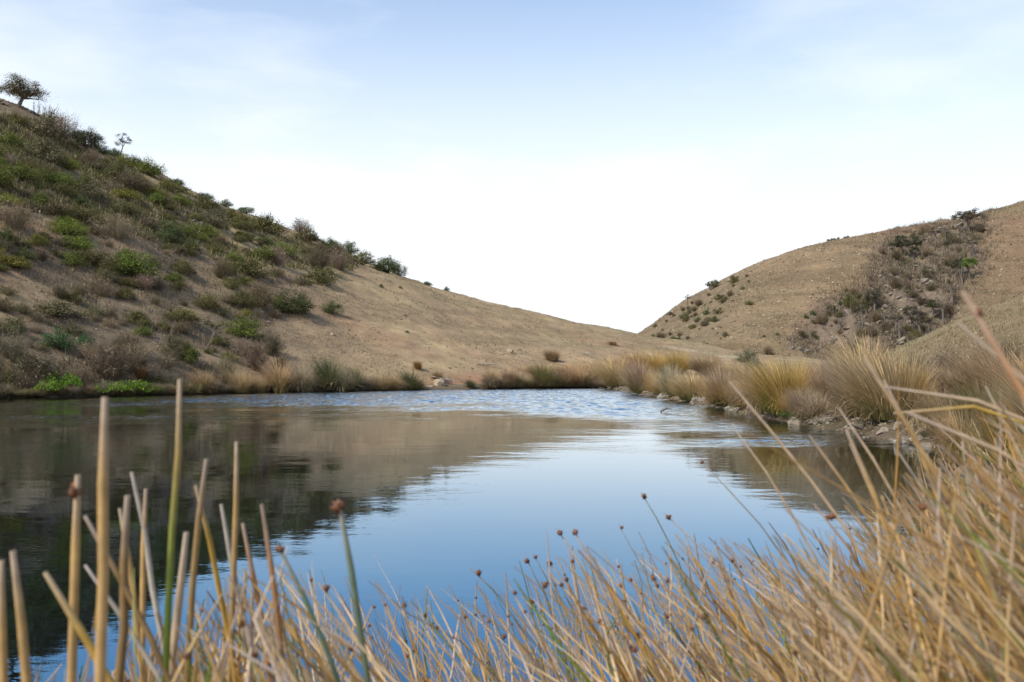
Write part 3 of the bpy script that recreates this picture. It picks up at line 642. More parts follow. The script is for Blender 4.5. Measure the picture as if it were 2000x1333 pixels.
plant_tree('crooked_sapling', p, tree_meshes(404, 46 * s, 44 * s, 22 * s, 5, (.3, 0), leaf=.05, clumps=4, per=36, r0=.045, bare=.2), (0.095, 0.095, 0.04), (0.30, 0.25, 0.20), 'crooked pale-stemmed sapling low on the left hill')

# fallen grey branches
def branch(px, py, L, ang, r, label):
    p = drop(px, py); q = np.array([math.cos(ang) * L, math.sin(ang) * L * .5, 0]); rr = np.random.default_rng(int(px)); bb = B()
    e = p + q; e[2] = terrain(e[0], e[1]) + .25; m = (p + e) / 2; m[2] = terrain(m[0], m[1]) + .3
    main = bez((0, 0, .05), m - p, e - p, 8) + rr.normal(size=(8, 3)) * .02
    add_tube(bb, main, np.linspace(r, r * .4, 8), 6)
    for j in range(5):
        a = main[2 + j]; dv = rr.normal(size=3) * .45 * L / 2; dv[2] = abs(dv[2]) * .8; add_tube(bb, bez(a, a + dv * .5 + rr.normal(size=3) * .05, a + dv, 5), np.linspace(r * .5, r * .15, 5), 5)
    o = obj('fallen_branch', bb.mesh('branch', True), M_BARK, loc=p); o.color = (.36, .31, .25, 1); tag(o, label, 'branch', 'bleached fallen branches')
branch(222, 700, 1.6, .6, .035, 'bleached forked branch lying on red soil above the pond'); branch(268, 690, 1.8, .4, .03, 'bleached branch tangled in pale brush above the pond')
branch(88, 705, 1.1, -.6, .035, 'short bleached stick leaning out of dead brush near water'); branch(300, 715, 1.4, .9, .025, 'thin bleached branch beside the bank shrubs')
branch(385, 712, 2.2, 3.4, .03, 'long bleached branch on the litter above shore grass'); branch(842, 738, 1.6, -.15, .07, 'pale driftwood log above the eroded bank')
branch(932, 712, 1.6, .1, .06, 'dark low branch lying on the bare slope above shore'); branch(1140, 692, 1.7, -.5, .05, 'pale fallen branch on the bare slope above reeds')

# rock outcrops of the left hill
def outcrop(px, py, wpx, n, rng, label, hill=H_LEFT, color=(.12, .10, .085), group='rock outcrops'):
    p = drop(px, py, hill); s = p[1] / FPX; r = empty('rock_outcrop', p)
    for k in range(n):
        o = bpy.data.objects.new('slab', ROCKS[rng.integers(len(ROCKS))]); COL.objects.link(o); o.parent = r
        dx = rng.uniform(-.4, .4) * wpx * s; x, y = p[0] + dx, p[1] + rng.uniform(-.3, .3) * wpx * s * .5
        zz = float((hill or H_LEFT).z(np.array(x), np.array(y))); o.location = (dx, y - p[1], zz - p[2] + .05)
        w = wpx * s * rng.uniform(.35, .6); o.scale = (w, w * .8, w * rng.uniform(.5, .8)); o.rotation_euler = (rng.normal() * .2, rng.normal() * .2 - .2, rng.uniform(0, 6.28)); o.color = (*jit(color, rng), 1)
    tag(r, label, 'rock', group)
outcrop(12, 205, 36, 4, rs, 'dark rock ledge on the crest beside the spreading tree'); outcrop(48, 214, 26, 3, rs, 'dark rocks at the foot of the spreading tree')
outcrop(95, 312, 40, 4, rs, 'dark rock ledge under the ash-grey shrubs'); outcrop(332, 408, 34, 3, rs, 'low flat rock ledge high on the left hill')
outcrop(388, 438, 42, 4, rs, 'long dark rock ledge below the left skyline'); outcrop(448, 434, 24, 3, rs, 'small dark rock ledge near the left skyline'); outcrop(170, 325, 22, 3, rs, 'small dark rock ledge below the round-headed tree')
for px, py, w, lab in [(523, 630, 13, 'pale boulder on bare soil beside the bright green shrubs'), (650, 655, 12, 'pale flat stone on the bare middle slope'), (995, 688, 18, 'pale stone in the scatter of rubble on the slope'), (1012, 684, 12, 'small pale stone beside the rubble scatter'),
                       (980, 692, 10, 'smallest pale stone left of the rubble scatter'), (790, 617, 10, 'dark lump of rock on the bare middle slope'), (730, 662, 9, 'small tan stone on the bare lower slope'), (858, 752, 34, 'cream eroded clay ledge at the waterline'), (838, 757, 22, 'cream lump of clay beside the eroded ledge')]:
    p = drop(px, py, H_LEFT); s = p[1] / FPX; o = place('stone', ROCKS[rs.integers(12)], p, w * s * 1.2, w * s * 1.1, (.42, .33, .22) if 'dark' not in lab else (.1, .08, .06), rng=rs); tag(o, lab, 'stone', 'stones on the left hill')

# ------------------------------------------------------------------ shore plants of the far bank
TAN = (0.50, 0.355, 0.18); GOLD = (0.56, 0.37, 0.115); STRAW = (0.66, 0.50, 0.25); PURP = (0.44, 0.32, 0.215); GREY = (0.44, 0.37, 0.255); GRN = (0.085, 0.105, 0.035); BRN = (0.35, 0.235, 0.125); ORG = (0.26, 0.115, 0.025)
FARSHORE = [('droop', 395, 768, 64, 42, BRN, .9, 'dark drooping'), ('wispy', 468, 769, 62, 50, TAN, .3, 'tan wispy'), ('droop', 545, 768, 84, 56, TAN, .6, 'tan drooping'), ('droop', 590, 767, 70, 54, GREY, .5, 'grey drooping'), ('fan', 640, 764, 76, 66, GRN, .8, 'tall green'), ('droop', 668, 766, 84, 44, GREY, .4, 'grey drooping'),
            ('fan', 690, 762, 56, 46, GRN, .8, 'tall green'), ('wispy', 740, 764, 66, 34, TAN, .3, 'tan wispy'), ('fan', 800, 763, 52, 38, GRN, .9, 'tall green'), ('droop', 770, 764, 50, 26, TAN, .4, 'tan drooping'), ('upright', 817, 722, 14, 17, ORG, .0, 'orange'), ('upright', 857, 743, 17, 17, BRN, .1, 'small brown'),
            ('upright', 278, 742, 18, 26, ORG, .2, 'orange'), ('fan', 300, 752, 24, 20, GRN, .9, 'tall green'), ('fan', 920, 757, 28, 15, GRN, .7, 'low green'), ('droop', 962, 757, 38, 34, TAN, .6, 'tan drooping'), ('droop', 998, 757, 44, 32, BRN, .6, 'dark drooping'), ('fan', 1062, 757, 62, 46, (.21, .19, .06), .8, 'spiky yellow-green'),
            ('wispy', 1100, 756, 60, 40, BRN, .2, 'brown wispy'), ('wispy', 1130, 754, 54, 40, TAN, .1, 'tan wispy'), ('fan', 1148, 757, 36, 24, GRN, .9, 'low green'), ('wispy', 1165, 751, 56, 42, TAN, .2, 'tan wispy'), ('upright', 1080, 706, 26, 22, BRN, .1, 'small brown'), ('upright', 1198, 675, 14, 9, BRN, .1, 'small brown'),
            ('wispy', 1120, 735, 70, 24, TAN, .0, 'tan wispy'), ('wispy', 1060, 732, 60, 22, TAN, .0, 'tan wispy'), ('wispy', 1160, 728, 70, 24, STRAW, .0, 'straw-pale wispy'), ('wispy', 1210, 722, 60, 26, TAN, .0, 'tan wispy'), ('fan', 355, 768, 30, 26, GRN, .9, 'low green'), ('wispy', 505, 769, 40, 34, TAN, .3, 'tan wispy'), ('fan', 540, 768, 20, 16, GRN, 1, 'low green')]
for kind, px, py, w, h, c, a, word in FARSHORE:
    p = drop(px, py); s = p[1] / FPX; me = TUS[kind][rs.integers(3)]; uw = {'upright': .85, 'fan': 1.25, 'droop': 1.5, 'wispy': 1.2, 'mat': 1.2}[kind]
    o = place('grass_tussock', me, p, 1.04 * w * s / uw, h * s * (1.06 if px < 1500 else .95), jit(c, rs, .1), a, rz=rs.uniform(-.5, .5), unit_h={'upright': 1, 'fan': .95, 'droop': .85, 'wispy': .95, 'mat': .5}[kind], rng=rs)
    queue(o, f'{word} grass tussock', f'{word} grass tussocks', 'on the far pond shore', px, 'grass tussock', 'tussocks on the far shore')
for k in range(66):
    px = -60 + k * 19.2 + rs.uniform(-9, 9)
    if px > 835 and px < 955: continue
    py = np.interp(px, [p[0] for p in SHORE_PX], [p[1] for p in SHORE_PX]) - rs.uniform(.6, 3.0)
    kind = rs.choice(['droop', 'wispy', 'droop', 'fan']); me = TUS[kind][rs.integers(3)]; p = drop(px, py); s = p[1] / FPX; hh = rs.uniform(18, 32); c, word = [((.30, .25, .13), 'low olive'), ((.33, .28, .20), 'low grey'), ((.25, .175, .10), 'low brown')][rs.integers(3)]
    o = place('grass_tussock', me, p, rs.uniform(30, 50) * s / 1.2, hh * s, jit(c, rs, .15), .5, rz=rs.uniform(-.6, .6), rng=rs); queue(o, f'{word} grass tussock', f'{word} grass tussocks', 'fringing the far shore', px, 'grass tussock', 'tussocks on the far shore')
COVER = [cover_mesh(500 + i) for i in range(3)]
for me in COVER: me.materials.append(M_LEAF)
for i, (px, py, w, h) in enumerate([(210, 772.5, 76, 30), (256, 771.5, 86, 34), (296, 771, 50, 24), (120, 766, 76, 44), (92, 770, 56, 30), (366, 770, 24, 14)]):
    p = drop(px, py); s = p[1] / FPX; o = place('creeping_plant', COVER[i % 3], p, w * s, h * s * 3.6, jit((.13, .23, .02), rs, .1), rng=rs); queue(o, 'bright green creeping plant', 'bright green creeping plants', 'at the far water edge', px, 'plant', 'creeping plants at the water')
for k, px, py, w, h in [('D', 45, 775, 80, 46), ('D', 140, 772, 70, 40), ('D', 175, 770, 60, 40), ('F', 335, 766, 50, 36), ('D', 430, 765, 60, 36), ('A', -20, 775, 60, 50), ('D', 550, 725, 40, 30), ('F', 440, 735, 60, 36), ('F', 260, 712, 90, 40), ('F', 180, 705, 60, 34), ('F', 300, 745, 60, 34)]: add_shrub(k, px, py, w, h, rs)

# ------------------------------------------------------------------ right shore tussocks
RIGHT = [('wispy', 1200, 757, 62, 60, STRAW, .5, 'straw-gold wispy'), ('fan', 1248, 770, 66, 68, PURP, .8, 'purple-brown fan-shaped'), ('upright', 1282, 768, 34, 38, GOLD, .3, 'golden upright'), ('fan', 1312, 774, 60, 62, GREY, .7, 'grey-green fan-shaped'), ('upright', 1352, 784, 58, 56, STRAW, .8, 'straw-gold upright'),
         ('fan', 1412, 795, 84, 78, PURP, .95, 'purple-brown fan-shaped'), ('wispy', 1325, 730, 54, 50, GOLD, .3, 'golden wispy'), ('wispy', 1385, 735, 66, 46, BRN, .1, 'brown wispy'), ('wispy', 1280, 728, 60, 42, GOLD, .2, 'golden wispy'), ('wispy', 1240, 720, 54, 34, TAN, .1, 'tan wispy'), ('wispy', 1430, 745, 60, 40, TAN, .1, 'tan wispy'),
         ('upright', 1535, 808, 100, 120, GOLD, .95, 'tall golden upright'), ('droop', 1490, 812, 96, 92, PURP, .5, 'purple-brown drooping'), ('fan', 1608, 800, 70, 100, BRN, .9, 'brown fan-shaped'), ('droop', 1668, 815, 130, 128, PURP, .4, 'purple-brown drooping'), ('upright', 1740, 822, 130, 150, TAN, .6, 'tall tan upright'), ('wispy', 1688, 780, 120, 142, STRAW, .1, 'straw-gold wispy'),
         ('wispy', 1640, 770, 90, 84, GREY, .1, 'grey wispy'), ('upright', 1790, 815, 60, 110, GOLD, .9, 'golden upright'), ('wispy', 1580, 755, 80, 56, TAN, .1, 'tan wispy'), ('wispy', 1350, 722, 60, 30, GREY, .1, 'grey wispy'), ('wispy', 1500, 752, 80, 50, GREY, .1, 'grey wispy'), ('wispy', 1460, 765, 60, 50, TAN, .2, 'tan wispy'), ('wispy', 1560, 775, 70, 70, GOLD, .2, 'golden wispy'),
         ('droop', 1840, 850, 110, 90, BRN, .5, 'brown drooping'), ('wispy', 1880, 800, 130, 110, BRN, .2, 'brown wispy'), ('wispy', 1960, 800, 150, 150, BRN, .2, 'brown wispy'), ('droop', 1920, 850, 150, 110, (.19, .16, .05), .4, 'olive drooping'), ('droop', 1985, 870, 150, 120, (.19, .16, .05), .4, 'olive drooping'), ('wispy', 1830, 770, 90, 60, GREY, .1, 'grey wispy'), ('wispy', 2040, 820, 160, 160, TAN, .3, 'tan wispy'),
         ('droop', 1880, 905, 130, 110, TAN, .7, 'tan drooping'), ('droop', 1970, 930, 160, 130, (.21, .17, .05), .6, 'olive drooping'), ('wispy', 2060, 900, 200, 190, BRN, .3, 'brown wispy')]
for kind, px, py, w, h, c, a, word in RIGHT:
    p = drop(px, py); s = p[1] / FPX; me = TUS[kind][rs.integers(3)]; uw = {'upright': .85, 'fan': 1.25, 'droop': 1.5, 'wispy': 1.2, 'mat': 1.2}[kind]
    o = place('grass_tussock', me, p, 1.04 * w * s / uw, h * s * (1.06 if px < 1500 else .95), jit(c, rs, .08), a, rz=rs.uniform(-.4, .4), unit_h={'upright': 1, 'fan': .95, 'droop': .85, 'wispy': .95, 'mat': .5}[kind], rng=rs)
    queue(o, f'{word} tussock', f'{word} tussocks', 'on the stony right bank', px, 'grass tussock', 'tussocks on the right bank')
for k in range(16):
    px = 1185 + k * 27 + rs.uniform(-9, 9); py = np.interp(px, [p[0] for p in SHORE_PX], [p[1] for p in SHORE_PX]) - rs.uniform(5, 16); p = drop(px, py); s = p[1] / FPX; hh = rs.uniform(32, 52) * np.interp(px, [1185, 1600], [.9, 1.5])
    kind = rs.choice(['droop', 'wispy', 'fan', 'upright']); c, word = [(GOLD, 'low golden'), (TAN, 'low tan'), (PURP, 'low purple-brown'), (STRAW, 'low straw-pale')][rs.integers(4)]
    o = place('grass_tussock', TUS[kind][rs.integers(3)], p, hh * rs.uniform(.8, 1.15) * s, hh * s, jit(c, rs, .1), .6, rz=rs.uniform(-.6, .6), rng=rs); queue(o, f'{word} tussock', f'{word} tussocks', 'filling the stony right bank', px, 'grass tussock', 'tussocks on the right bank')
for px, py, w, h in [(1457, 708, 48, 26), (1473, 727, 46, 28)]:
    p = drop(px, py); s = p[1] / FPX; o = place('saltbush', SHRUBS['leafy'][1], p, w * s, h * s, (.15, .16, .10), unit_h=.62, rng=rs); queue(o, 'pale grey-green saltbush', 'pale grey-green saltbushes', 'behind the tussocks', px, 'shrub', 'saltbushes')
p = drop(1540, 818); s = p[1] / FPX; o = place('leafy_plant', COVER[0], p, 44 * s, 70 * s, (.05, .10, .02), rng=rs); tag(o, 'dark green leafy plant below the tall golden tussock', 'plant')
p = drop(1812, 858); s = p[1] / FPX; o = place('leafy_plant', COVER[1], p, 26 * s, 70 * s, (.03, .07, .02), rng=rs); tag(o, 'small dark green plant among stones at the bank end', 'plant')
for k, px, py, w, h in [('F', 1850, 740, 90, 56), ('F', 1930, 740, 110, 70), ('D', 1980, 730, 80, 60), ('D', 1700, 740, 80, 40), ('D', 1860, 815, 70, 50), ('F', 1790, 735, 70, 40)]: add_shrub(k, px, py, w, h, rs, None, 'behind the right bank tussocks', 'brush behind the right bank')

# stones along the right shore
seg = POND[9:26]; sl = np.linalg.norm(np.diff(seg, axis=0), axis=1); cum = np.concatenate([[0], np.cumsum(sl)])
named = sorted([(px, word) for _, px, py, w, h, c, a, word in RIGHT if py > 766])
stones = []
for k in range(300):
    u = rs.random() ** 1.5; dd = cum[-1] * (1 - u * 0.93) if k % 4 else rs.uniform(0, cum[-1]); x = np.interp(dd, cum, seg[:, 0]); y = np.interp(dd, cum, seg[:, 1])
    x += rs.normal() * .16 + .12; y += rs.normal() * .16; px, py = pix((x, y, 0.05))
    if px > 1900: continue
    sz = float(np.clip(rs.lognormal(-1.8, .5), .08, .5)) * np.interp(y, [8, 13, 20], [.45, .7, 1]); z = max(float(terrain(x, y)), -.06)
    o = place('rock', ROCKS[rs.integers(12)], (x, y, z + sz * .08), sz, sz * rs.uniform(.7, 1.1), jit(((.22, .19, .145), (.16, .135, .105), (.27, .235, .18))[rs.integers(3)], rs), rng=rs)
    o.rotation_euler = (rs.normal() * .18, rs.normal() * .18, rs.uniform(0, 6.28)); stones.append((o, px, sz))
zones = [(-1, 1230, 'where far and right shores meet'), (1230, 1330, 'below the grey-green fan tussock'), (1330, 1385, 'below the straw-gold upright tussock'), (1385, 1450, 'below the green-based purple-brown tussock'), (1450, 1520, 'below the drooping purple-brown tussock'), (1520, 1600, 'below the tall golden tussock'),
         (1600, 1660, 'beside the bare earth hollow'), (1660, 1730, 'below the big purple-brown tussock'), (1730, 1800, 'below the tall tan tussock'), (1800, 3000, 'at the near end of the bank')]
for o, px, sz in stones:
    z = [w for a, b_, w in zones if a <= px < b_][0]; word = 'tiny' if sz < .12 else 'small' if sz < .18 else 'medium' if sz < .26 else 'large'
    queue(o, f'{word} grey shore stone', f'{word} grey shore stones', z, px, 'stone', 'stones along the right shore')
o = branch(1640, 800, .9, .35, .05, 'weathered grey log lying on the stony right bank')
bb = B(); add_tube(bb, [(0, 0, -.1), (.05, 0, .04), (.2, .03, .10), (.34, 0, .08)], [.02, .025, .02, .008], 6); p = on_water(1288, 806); o = obj('floating_stick', bb.mesh('stick', True), M_BARK, loc=(p[0], p[1], 0)); o.color = (.03, .025, .02, 1); tag(o, 'small dark stick poking out of the ruffled water', 'stick')

# ------------------------------------------------------------------ far hill: gully trees, shrubs, rocks
rf = np.random.default_rng(33)
FT = [tree_meshes(420, 5.2, 4.6, 2.2, 6, (.2, 0), .16, 5, 44, r0=.24), tree_meshes(421, 5.0, 3.0, 2.2, 5, (-.1, 0), .15, 4, 30, r0=.24, bare=.3), tree_meshes(422, 5.5, 3.2, 2.0, 6, (.1, 0), .14, 4, 20, r0=.24, bare=.75), tree_meshes(423, 4.6, 4.2, 1.6, 7, (.05, 0), .16, 5, 50, r0=.22), tree_meshes(424, 6.4, 7.0, 3.0, 8, (.25, 0), .18, 5, 50, r0=.30, flat=.4)]
TREES = [(1893, 455, 4, 38, (.075, .062, .038), 'umbrella-crowned brown'), (1880, 470, 2, 30, (.07, .06, .045), 'bare grey'), (1828, 480, 1, 32, (.07, .06, .048), 'bare grey'), (1848, 479, 2, 34, (.07, .06, .048), 'bare grey'), (1760, 502, 3, 34, (.07, .07, .04), 'olive leaning'), (1790, 495, 3, 26, (.055, .065, .03), 'dense dark green'), (1785, 512, 0, 24, (.065, .075, .042), 'olive leaning'),
         (1895, 548, 0, 34, (.10, .17, .02), 'bright green umbrella'), (1870, 538, 3, 26, (.065, .075, .03), 'olive leaning'), (1800, 548, 2, 26, (.07, .06, .05), 'bare grey'), (1708, 612, 0, 36, (.075, .072, .045), 'olive leaning'), (1685, 640, 1, 36, (.075, .065, .05), 'sparse brown'), (1712, 600, 1, 30, (.07, .068, .045), 'sparse brown'), (1750, 650, 1, 34, (.065, .065, .045), 'sparse brown'), (1778, 640, 0, 34, (.055, .065, .03), 'dense dark green'),
         (1798, 655, 0, 38, (.075, .062, .052), 'sparse brown'), (1757, 665, 2, 36, (.07, .06, .05), 'bare grey'), (1842, 632, 2, 46, (.07, .06, .05), 'bare grey'), (1822, 618, 3, 24, (.05, .065, .02), 'dense dark green'), (1730, 640, 2, 30, (.07, .06, .05), 'bare grey'), (1640, 650, 2, 26, (.07, .06, .05), 'bare grey'), (1880, 560, 2, 36, (.07, .06, .05), 'bare grey'), (1860, 600, 2, 40, (.07, .06, .05), 'bare grey'), (1905, 520, 2, 34, (.07, .06, .05), 'bare grey'),
         (1900, 500, 1, 30, (.07, .06, .05), 'sparse brown'), (1386, 568, 3, 14, (.045, .05, .03), 'small wind-bent'), (1343, 595, 1, 16, (.10, .10, .08), 'small wind-bent'), (1310, 622, 3, 10, (.045, .05, .03), 'small wind-bent')]
for px, py, i, h, c, word in TREES:
    p = drop(px, py, H_FAR); s = p[1] / FPX; H0 = (5.2, 5.0, 5.5, 4.6, 6.4)[i]
    r = plant_tree('gully_tree', p, FT[i], jit(c, rf, .1), (.07, .06, .052), rz=rf.uniform(0, 6.28), scale=h * s / H0 * 1.25)
    queue(r, f'{word} tree', f'{word} trees', 'on the far hill ridge end' if px < 1500 else ('in the upper far hill gully' if py < 560 else 'in the lower far hill gully'), px, 'tree', 'trees on the far hill')
def far_shrub(k, px, py, w, h, zone): add_shrub(k, px, py, w, h, rf, H_FAR, zone, 'shrubs on the far hill')
for k, px, py, w, h in [('K', 1465, 597, 18, 9), ('K', 1575, 622, 12, 9), ('K', 1588, 616, 13, 11), ('K', 1625, 605, 16, 9), ('K', 1655, 585, 14, 10), ('K', 1668, 608, 20, 18), ('K', 1690, 605, 16, 14), ('O', 1635, 620, 14, 10), ('D', 1612, 632, 16, 14), ('K', 1518, 655, 8, 6), ('K', 1492, 660, 7, 5), ('D', 1500, 695, 24, 16), ('O', 1652, 570, 12, 8), ('K', 1640, 598, 9, 8)]: far_shrub(k, px, py, w, h, 'on the open far hill')
RIDGE_END = np.array([(1252, 656), (1310, 618), (1382, 568), (1442, 538), (1475, 545), (1440, 590), (1430, 640), (1400, 690), (1330, 680)], float)
cnt = 0
while cnt < 78:
    px = rf.uniform(1255, 1480); py = rf.uniform(535, 690)
    if not in_poly(RIDGE_END, np.array(px), np.array(py)): continue
    w = float(np.clip(rf.lognormal(2.35, .5), 5, 30)); far_shrub(rf.choice(list('OADKD')), px, py, w, w * .55, 'on the far hill ridge end'); cnt += 1
cnt = 0
while cnt < 125:
    px, py = rf.uniform(1560, 1940), rf.uniform(420, 695)
    if not in_poly(GULLY, np.array(px), np.array(py)): continue
    w = float(np.clip(rf.lognormal(2.75, .4), 8, 36)); far_shrub(rf.choice(list('DDDFAO')), px, py, w, w * .6, 'in the upper far hill gully' if py < 540 else ('in the middle far hill gully' if py < 620 else 'in the lower far hill gully')); cnt += 1
for px, py in [(1618, 471), (1624, 470), (1630, 469), (1637, 468), (1650, 465), (1656, 464)]:
    far_shrub('K', px, py, 7, 5, 'on the far hill skyline')
cnt = 0
while cnt < 150:
    px, py = rf.uniform(1580, 1930), rf.uniform(430, 690)
    if not in_poly(GULLY, np.array(px), np.array(py)): continue
    p = drop(px, py, H_FAR); s = p[1] / FPX; w = float(np.clip(rf.lognormal(2.2, .5), 5, 28)) * s
    o = place('boulder', ROCKS[rf.integers(12)], p, w, w * rf.uniform(.5, 1.0), jit((.17, .14, .11), rf), rng=rf); o.rotation_euler = (rf.normal() * .3, rf.normal() * .3 + .3, rf.uniform(0, 6.28))
    word = 'small' if w / s < 9 else 'medium' if w / s < 14 else 'large'; queue(o, f'{word} grey gully boulder', f'{word} grey gully boulders', 'high in the far hill gully' if py < 520 else ('halfway down the far hill gully' if py < 600 else 'low in the far hill gully'), px, 'boulder', 'boulders in the gully'); cnt += 1
for i, (px, py, w) in enumerate([(1560, 682, 40), (1592, 686, 34), (1620, 672, 40)]): outcrop(px, py, w, 5, rf, ['dark creek bank rocks behind the tall golden tussock', 'dark creek bank rocks at the gully mouth', 'dark brown rock ledge at the foot of the gully'][i], H_FAR, (.10, .08, .065))

# ------------------------------------------------------------------ uncountable ground litter
def scatter_tufts(n, sampler, size, width, palette, seed, blades_n=3):
    rng = np.random.default_rng(seed); P = sampler(n, rng); n = len(P); b = B(); pal = np.array(palette)
    for k in range(blades_n):
        th = rng.uniform(0, 6.28, n); L = size * rng.lognormal(0, .4, n); tilt = rng.uniform(.2, 1.2, n); w = width * rng.uniform(.5, 1.5, n)
        d = np.stack([np.cos(th) * np.sin(tilt), np.sin(th) * np.sin(tilt), np.cos(tilt)], -1); sd = np.stack([-np.sin(th), np.cos(th), 0 * th], -1)
        base = P + rng.normal(size=(n, 3)) * np.array([size * .4, size * .4, 0]) - np.array([0, 0, size * .12])
        V = np.stack([base - sd * w[:, None], base + sd * w[:, None], base + d * L[:, None]], 1).reshape(-1, 3); c = pal[rng.integers(len(pal), size=n)] * rng.uniform(.7, 1.3, n)[:, None]
        b.add(V, np.arange(3 * n).reshape(-1, 3), col=np.repeat(c, 3, 0))
    return b
def on_hill(hill, q0, q1, t0, t1, keep=None):
    def f(n, rng):
        q = rng.uniform(q0, q1, n); t = rng.uniform(t0, t1, n) ** 1.0; ys = hill.fy(q); Y = ys + t * (hill.cy(q) - ys); X = q * Y
        if keep is not None: m = keep(X, Y, q, t, rng); X, Y = X[m], Y[m]
        return np.stack([X, Y, hill.z(X, Y)], -1)
    return f
PAL = [(.32, .245, .145), (.26, .195, .115), (.22, .175, .11), (.38, .31, .20), (.20, .17, .085)]
tag(obj('dry_grass', scatter_tufts(52000, on_hill(H_LEFT, -.62, .32, .01, 1.02, lambda X, Y, q, t, r: (fbm(X * .3, Y * .3, 3) + .25 * (q < -.16) > -.06)), .10, .020, PAL, 61).mesh('dry_grass'), M_LITTER), 'dry straw and grass litter on the left hill', 'grass', kind='stuff')
tag(obj('dry_grass', scatter_tufts(26000, on_hill(H_FAR, .10, .62, .05, 1.05, lambda X, Y, q, t, r: fbm(X * .1, Y * .1, 3) > -.1), .34, .06, [(.30, .24, .15), (.23, .18, .115), (.19, .165, .10), (.34, .29, .19)], 62).mesh('dry_grass'), M_LITTER), 'dry grass tufts on the far hill', 'grass', kind='stuff')
tag(obj('dry_grass', scatter_tufts(15000, on_hill(H_SPUR, .33, .7, .02, 1.05), .15, .025, [(.30, .24, .14), (.24, .20, .12), (.20, .185, .10)], 63).mesh('dry_grass'), M_LITTER), 'short dry grass on the near right spur', 'grass', kind='stuff')
def shrub_zone(X, Y, q, t, r):
    z = H_LEFT.z(X, Y); w = Y * CP + (z - 1) * SP; px = 1000 + FPX * X / w; py = 666.5 - FPX * (-Y * SP + (z - 1) * CP) / w
    return in_poly(EDGE, px, py) & (fbm(X * .22 + 7, Y * .22, 3) > -.16)
tag(obj('dry_scrub', scatter_tufts(15000, on_hill(H_LEFT, -.60, -.12, .005, 1.02, shrub_zone), .34, .016, [(.20, .155, .105), (.16, .125, .085), (.25, .20, .14), (.13, .105, .075), (.14, .13, .06)], 65, 7).mesh('dry_scrub'), M_LITTER), 'low grey-brown dry scrub between the left hill shrubs', 'scrub', kind='stuff')
def upper_zone(X, Y, q, t, r): return shrub_zone(X, Y, q, t, r) & (t + .25 * fbm(X * .12, Y * .12, 3) > .34)
tag(obj('low_green_scrub', scatter_tufts(15000, on_hill(H_LEFT, -.60, -.12, .25, 1.02, upper_zone), .30, .045, [(.15, .145, .05), (.19, .17, .07), (.12, .13, .04), (.22, .19, .11)], 66, 7).mesh('low_green_scrub'), M_LITTER), 'low olive scrub covering the upper left hill', 'scrub', kind='stuff')
def gully_zone(X, Y, q, t, r):
    z = H_FAR.z(X, Y); w = Y * CP + (z - 1) * SP; px = 1000 + FPX * X / w; py = 666.5 - FPX * (-Y * SP + (z - 1) * CP) / w
    return (soft_poly(GULLY, px, py, 40) > r.random(len(X))) & (fbm(X * .15, Y * .15 + 4, 3) > -.2)
tag(obj('gully_scrub', scatter_tufts(38000, on_hill(H_FAR, .26, .50, .0, 1.05, gully_zone), .75, .06, [(.21, .165, .12), (.16, .125, .09), (.26, .21, .155), (.15, .14, .075)], 67, 5).mesh('gully_scrub'), M_LITTER), 'grey-brown dead scrub filling the far hill gully', 'scrub', kind='stuff')
def bank_pts(n, rng):
    Y = rng.uniform(8, 85, n); X = Y * rng.uniform(.1, .62, n); sd = pond_sd(X, Y); m = (sd > .25); X, Y = X[m], Y[m]; return np.stack([X, Y, terrain(X, Y)], -1)
tag(obj('bank_grass', scatter_tufts(16000, bank_pts, .26, .012, [(.28, .20, .10), (.34, .26, .14), (.19, .16, .07), (.22, .16, .11)], 64, 5).mesh('bank_grass'), M_LITTER), 'short tan grass between the right bank tussocks', 'grass', kind='stuff')
def pebbles(n, sampler, lo, hi, pal, seed):
    rng = np.random.default_rng(seed); P = sampler(n, rng); n = len(P); b = B(); base = np.array([(1, 0, 0), (0, 1, 0), (-1, 0, 0), (0, -1, 0), (0, 0, .6), (0, 0, -.6)], float); F = np.array([(0, 1, 4), (1, 2, 4), (2, 3, 4), (3, 0, 4), (1, 0, 5), (2, 1, 5), (3, 2, 5), (0, 3, 5)])
    sz = rng.uniform(lo, hi, n) * rng.lognormal(0, .3, n); V = P[:, None] + base[None] * (sz[:, None, None] * rng.uniform(.5, 1.1, (n, 6, 1)))
    c = np.array(pal)[rng.integers(len(pal), size=n)] * rng.uniform(.7, 1.2, n)[:, None]; b.add(V.reshape(-1, 3), (F[None] + 6 * np.arange(n)[:, None, None]).reshape(-1, 3), col=np.repeat(c, 6, 0)); return b
SP_ = [(.36, .29, .20), (.25, .19, .13), (.45, .38, .28), (.13, .10, .075)]
tag(obj('scattered_pebbles', pebbles(9000, on_hill(H_LEFT, -.6, .3, .01, 1.0), .03, .085, SP_, 71).mesh('pebbles'), M_LITTER), 'small pale stones scattered over the left hill', 'pebbles', kind='stuff')
tag(obj('scattered_pebbles', pebbles(7000, on_hill(H_FAR, .12, .6, .05, 1.0), .10, .32, SP_, 72).mesh('pebbles'), M_LITTER), 'small pale stones scattered over the far hill', 'pebbles', kind='stuff')
def shore_pts(n, rng):
    dd = rng.uniform(cum[2], cum[-1], n); x = np.interp(dd, cum, seg[:, 0]) + rng.normal(.25, .25, n); y = np.interp(dd, cum, seg[:, 1]) + rng.normal(0, .2, n); return np.stack([x, y, np.maximum(terrain(x, y), -.05)], -1)
tag(obj('shore_gravel', pebbles(2600, shore_pts, .02, .06, [(.27, .235, .18), (.20, .17, .13), (.36, .32, .25), (.10, .085, .07)], 73).mesh('gravel'), M_LITTER), 'grey gravel between the stones of the right shore', 'gravel', kind='stuff')

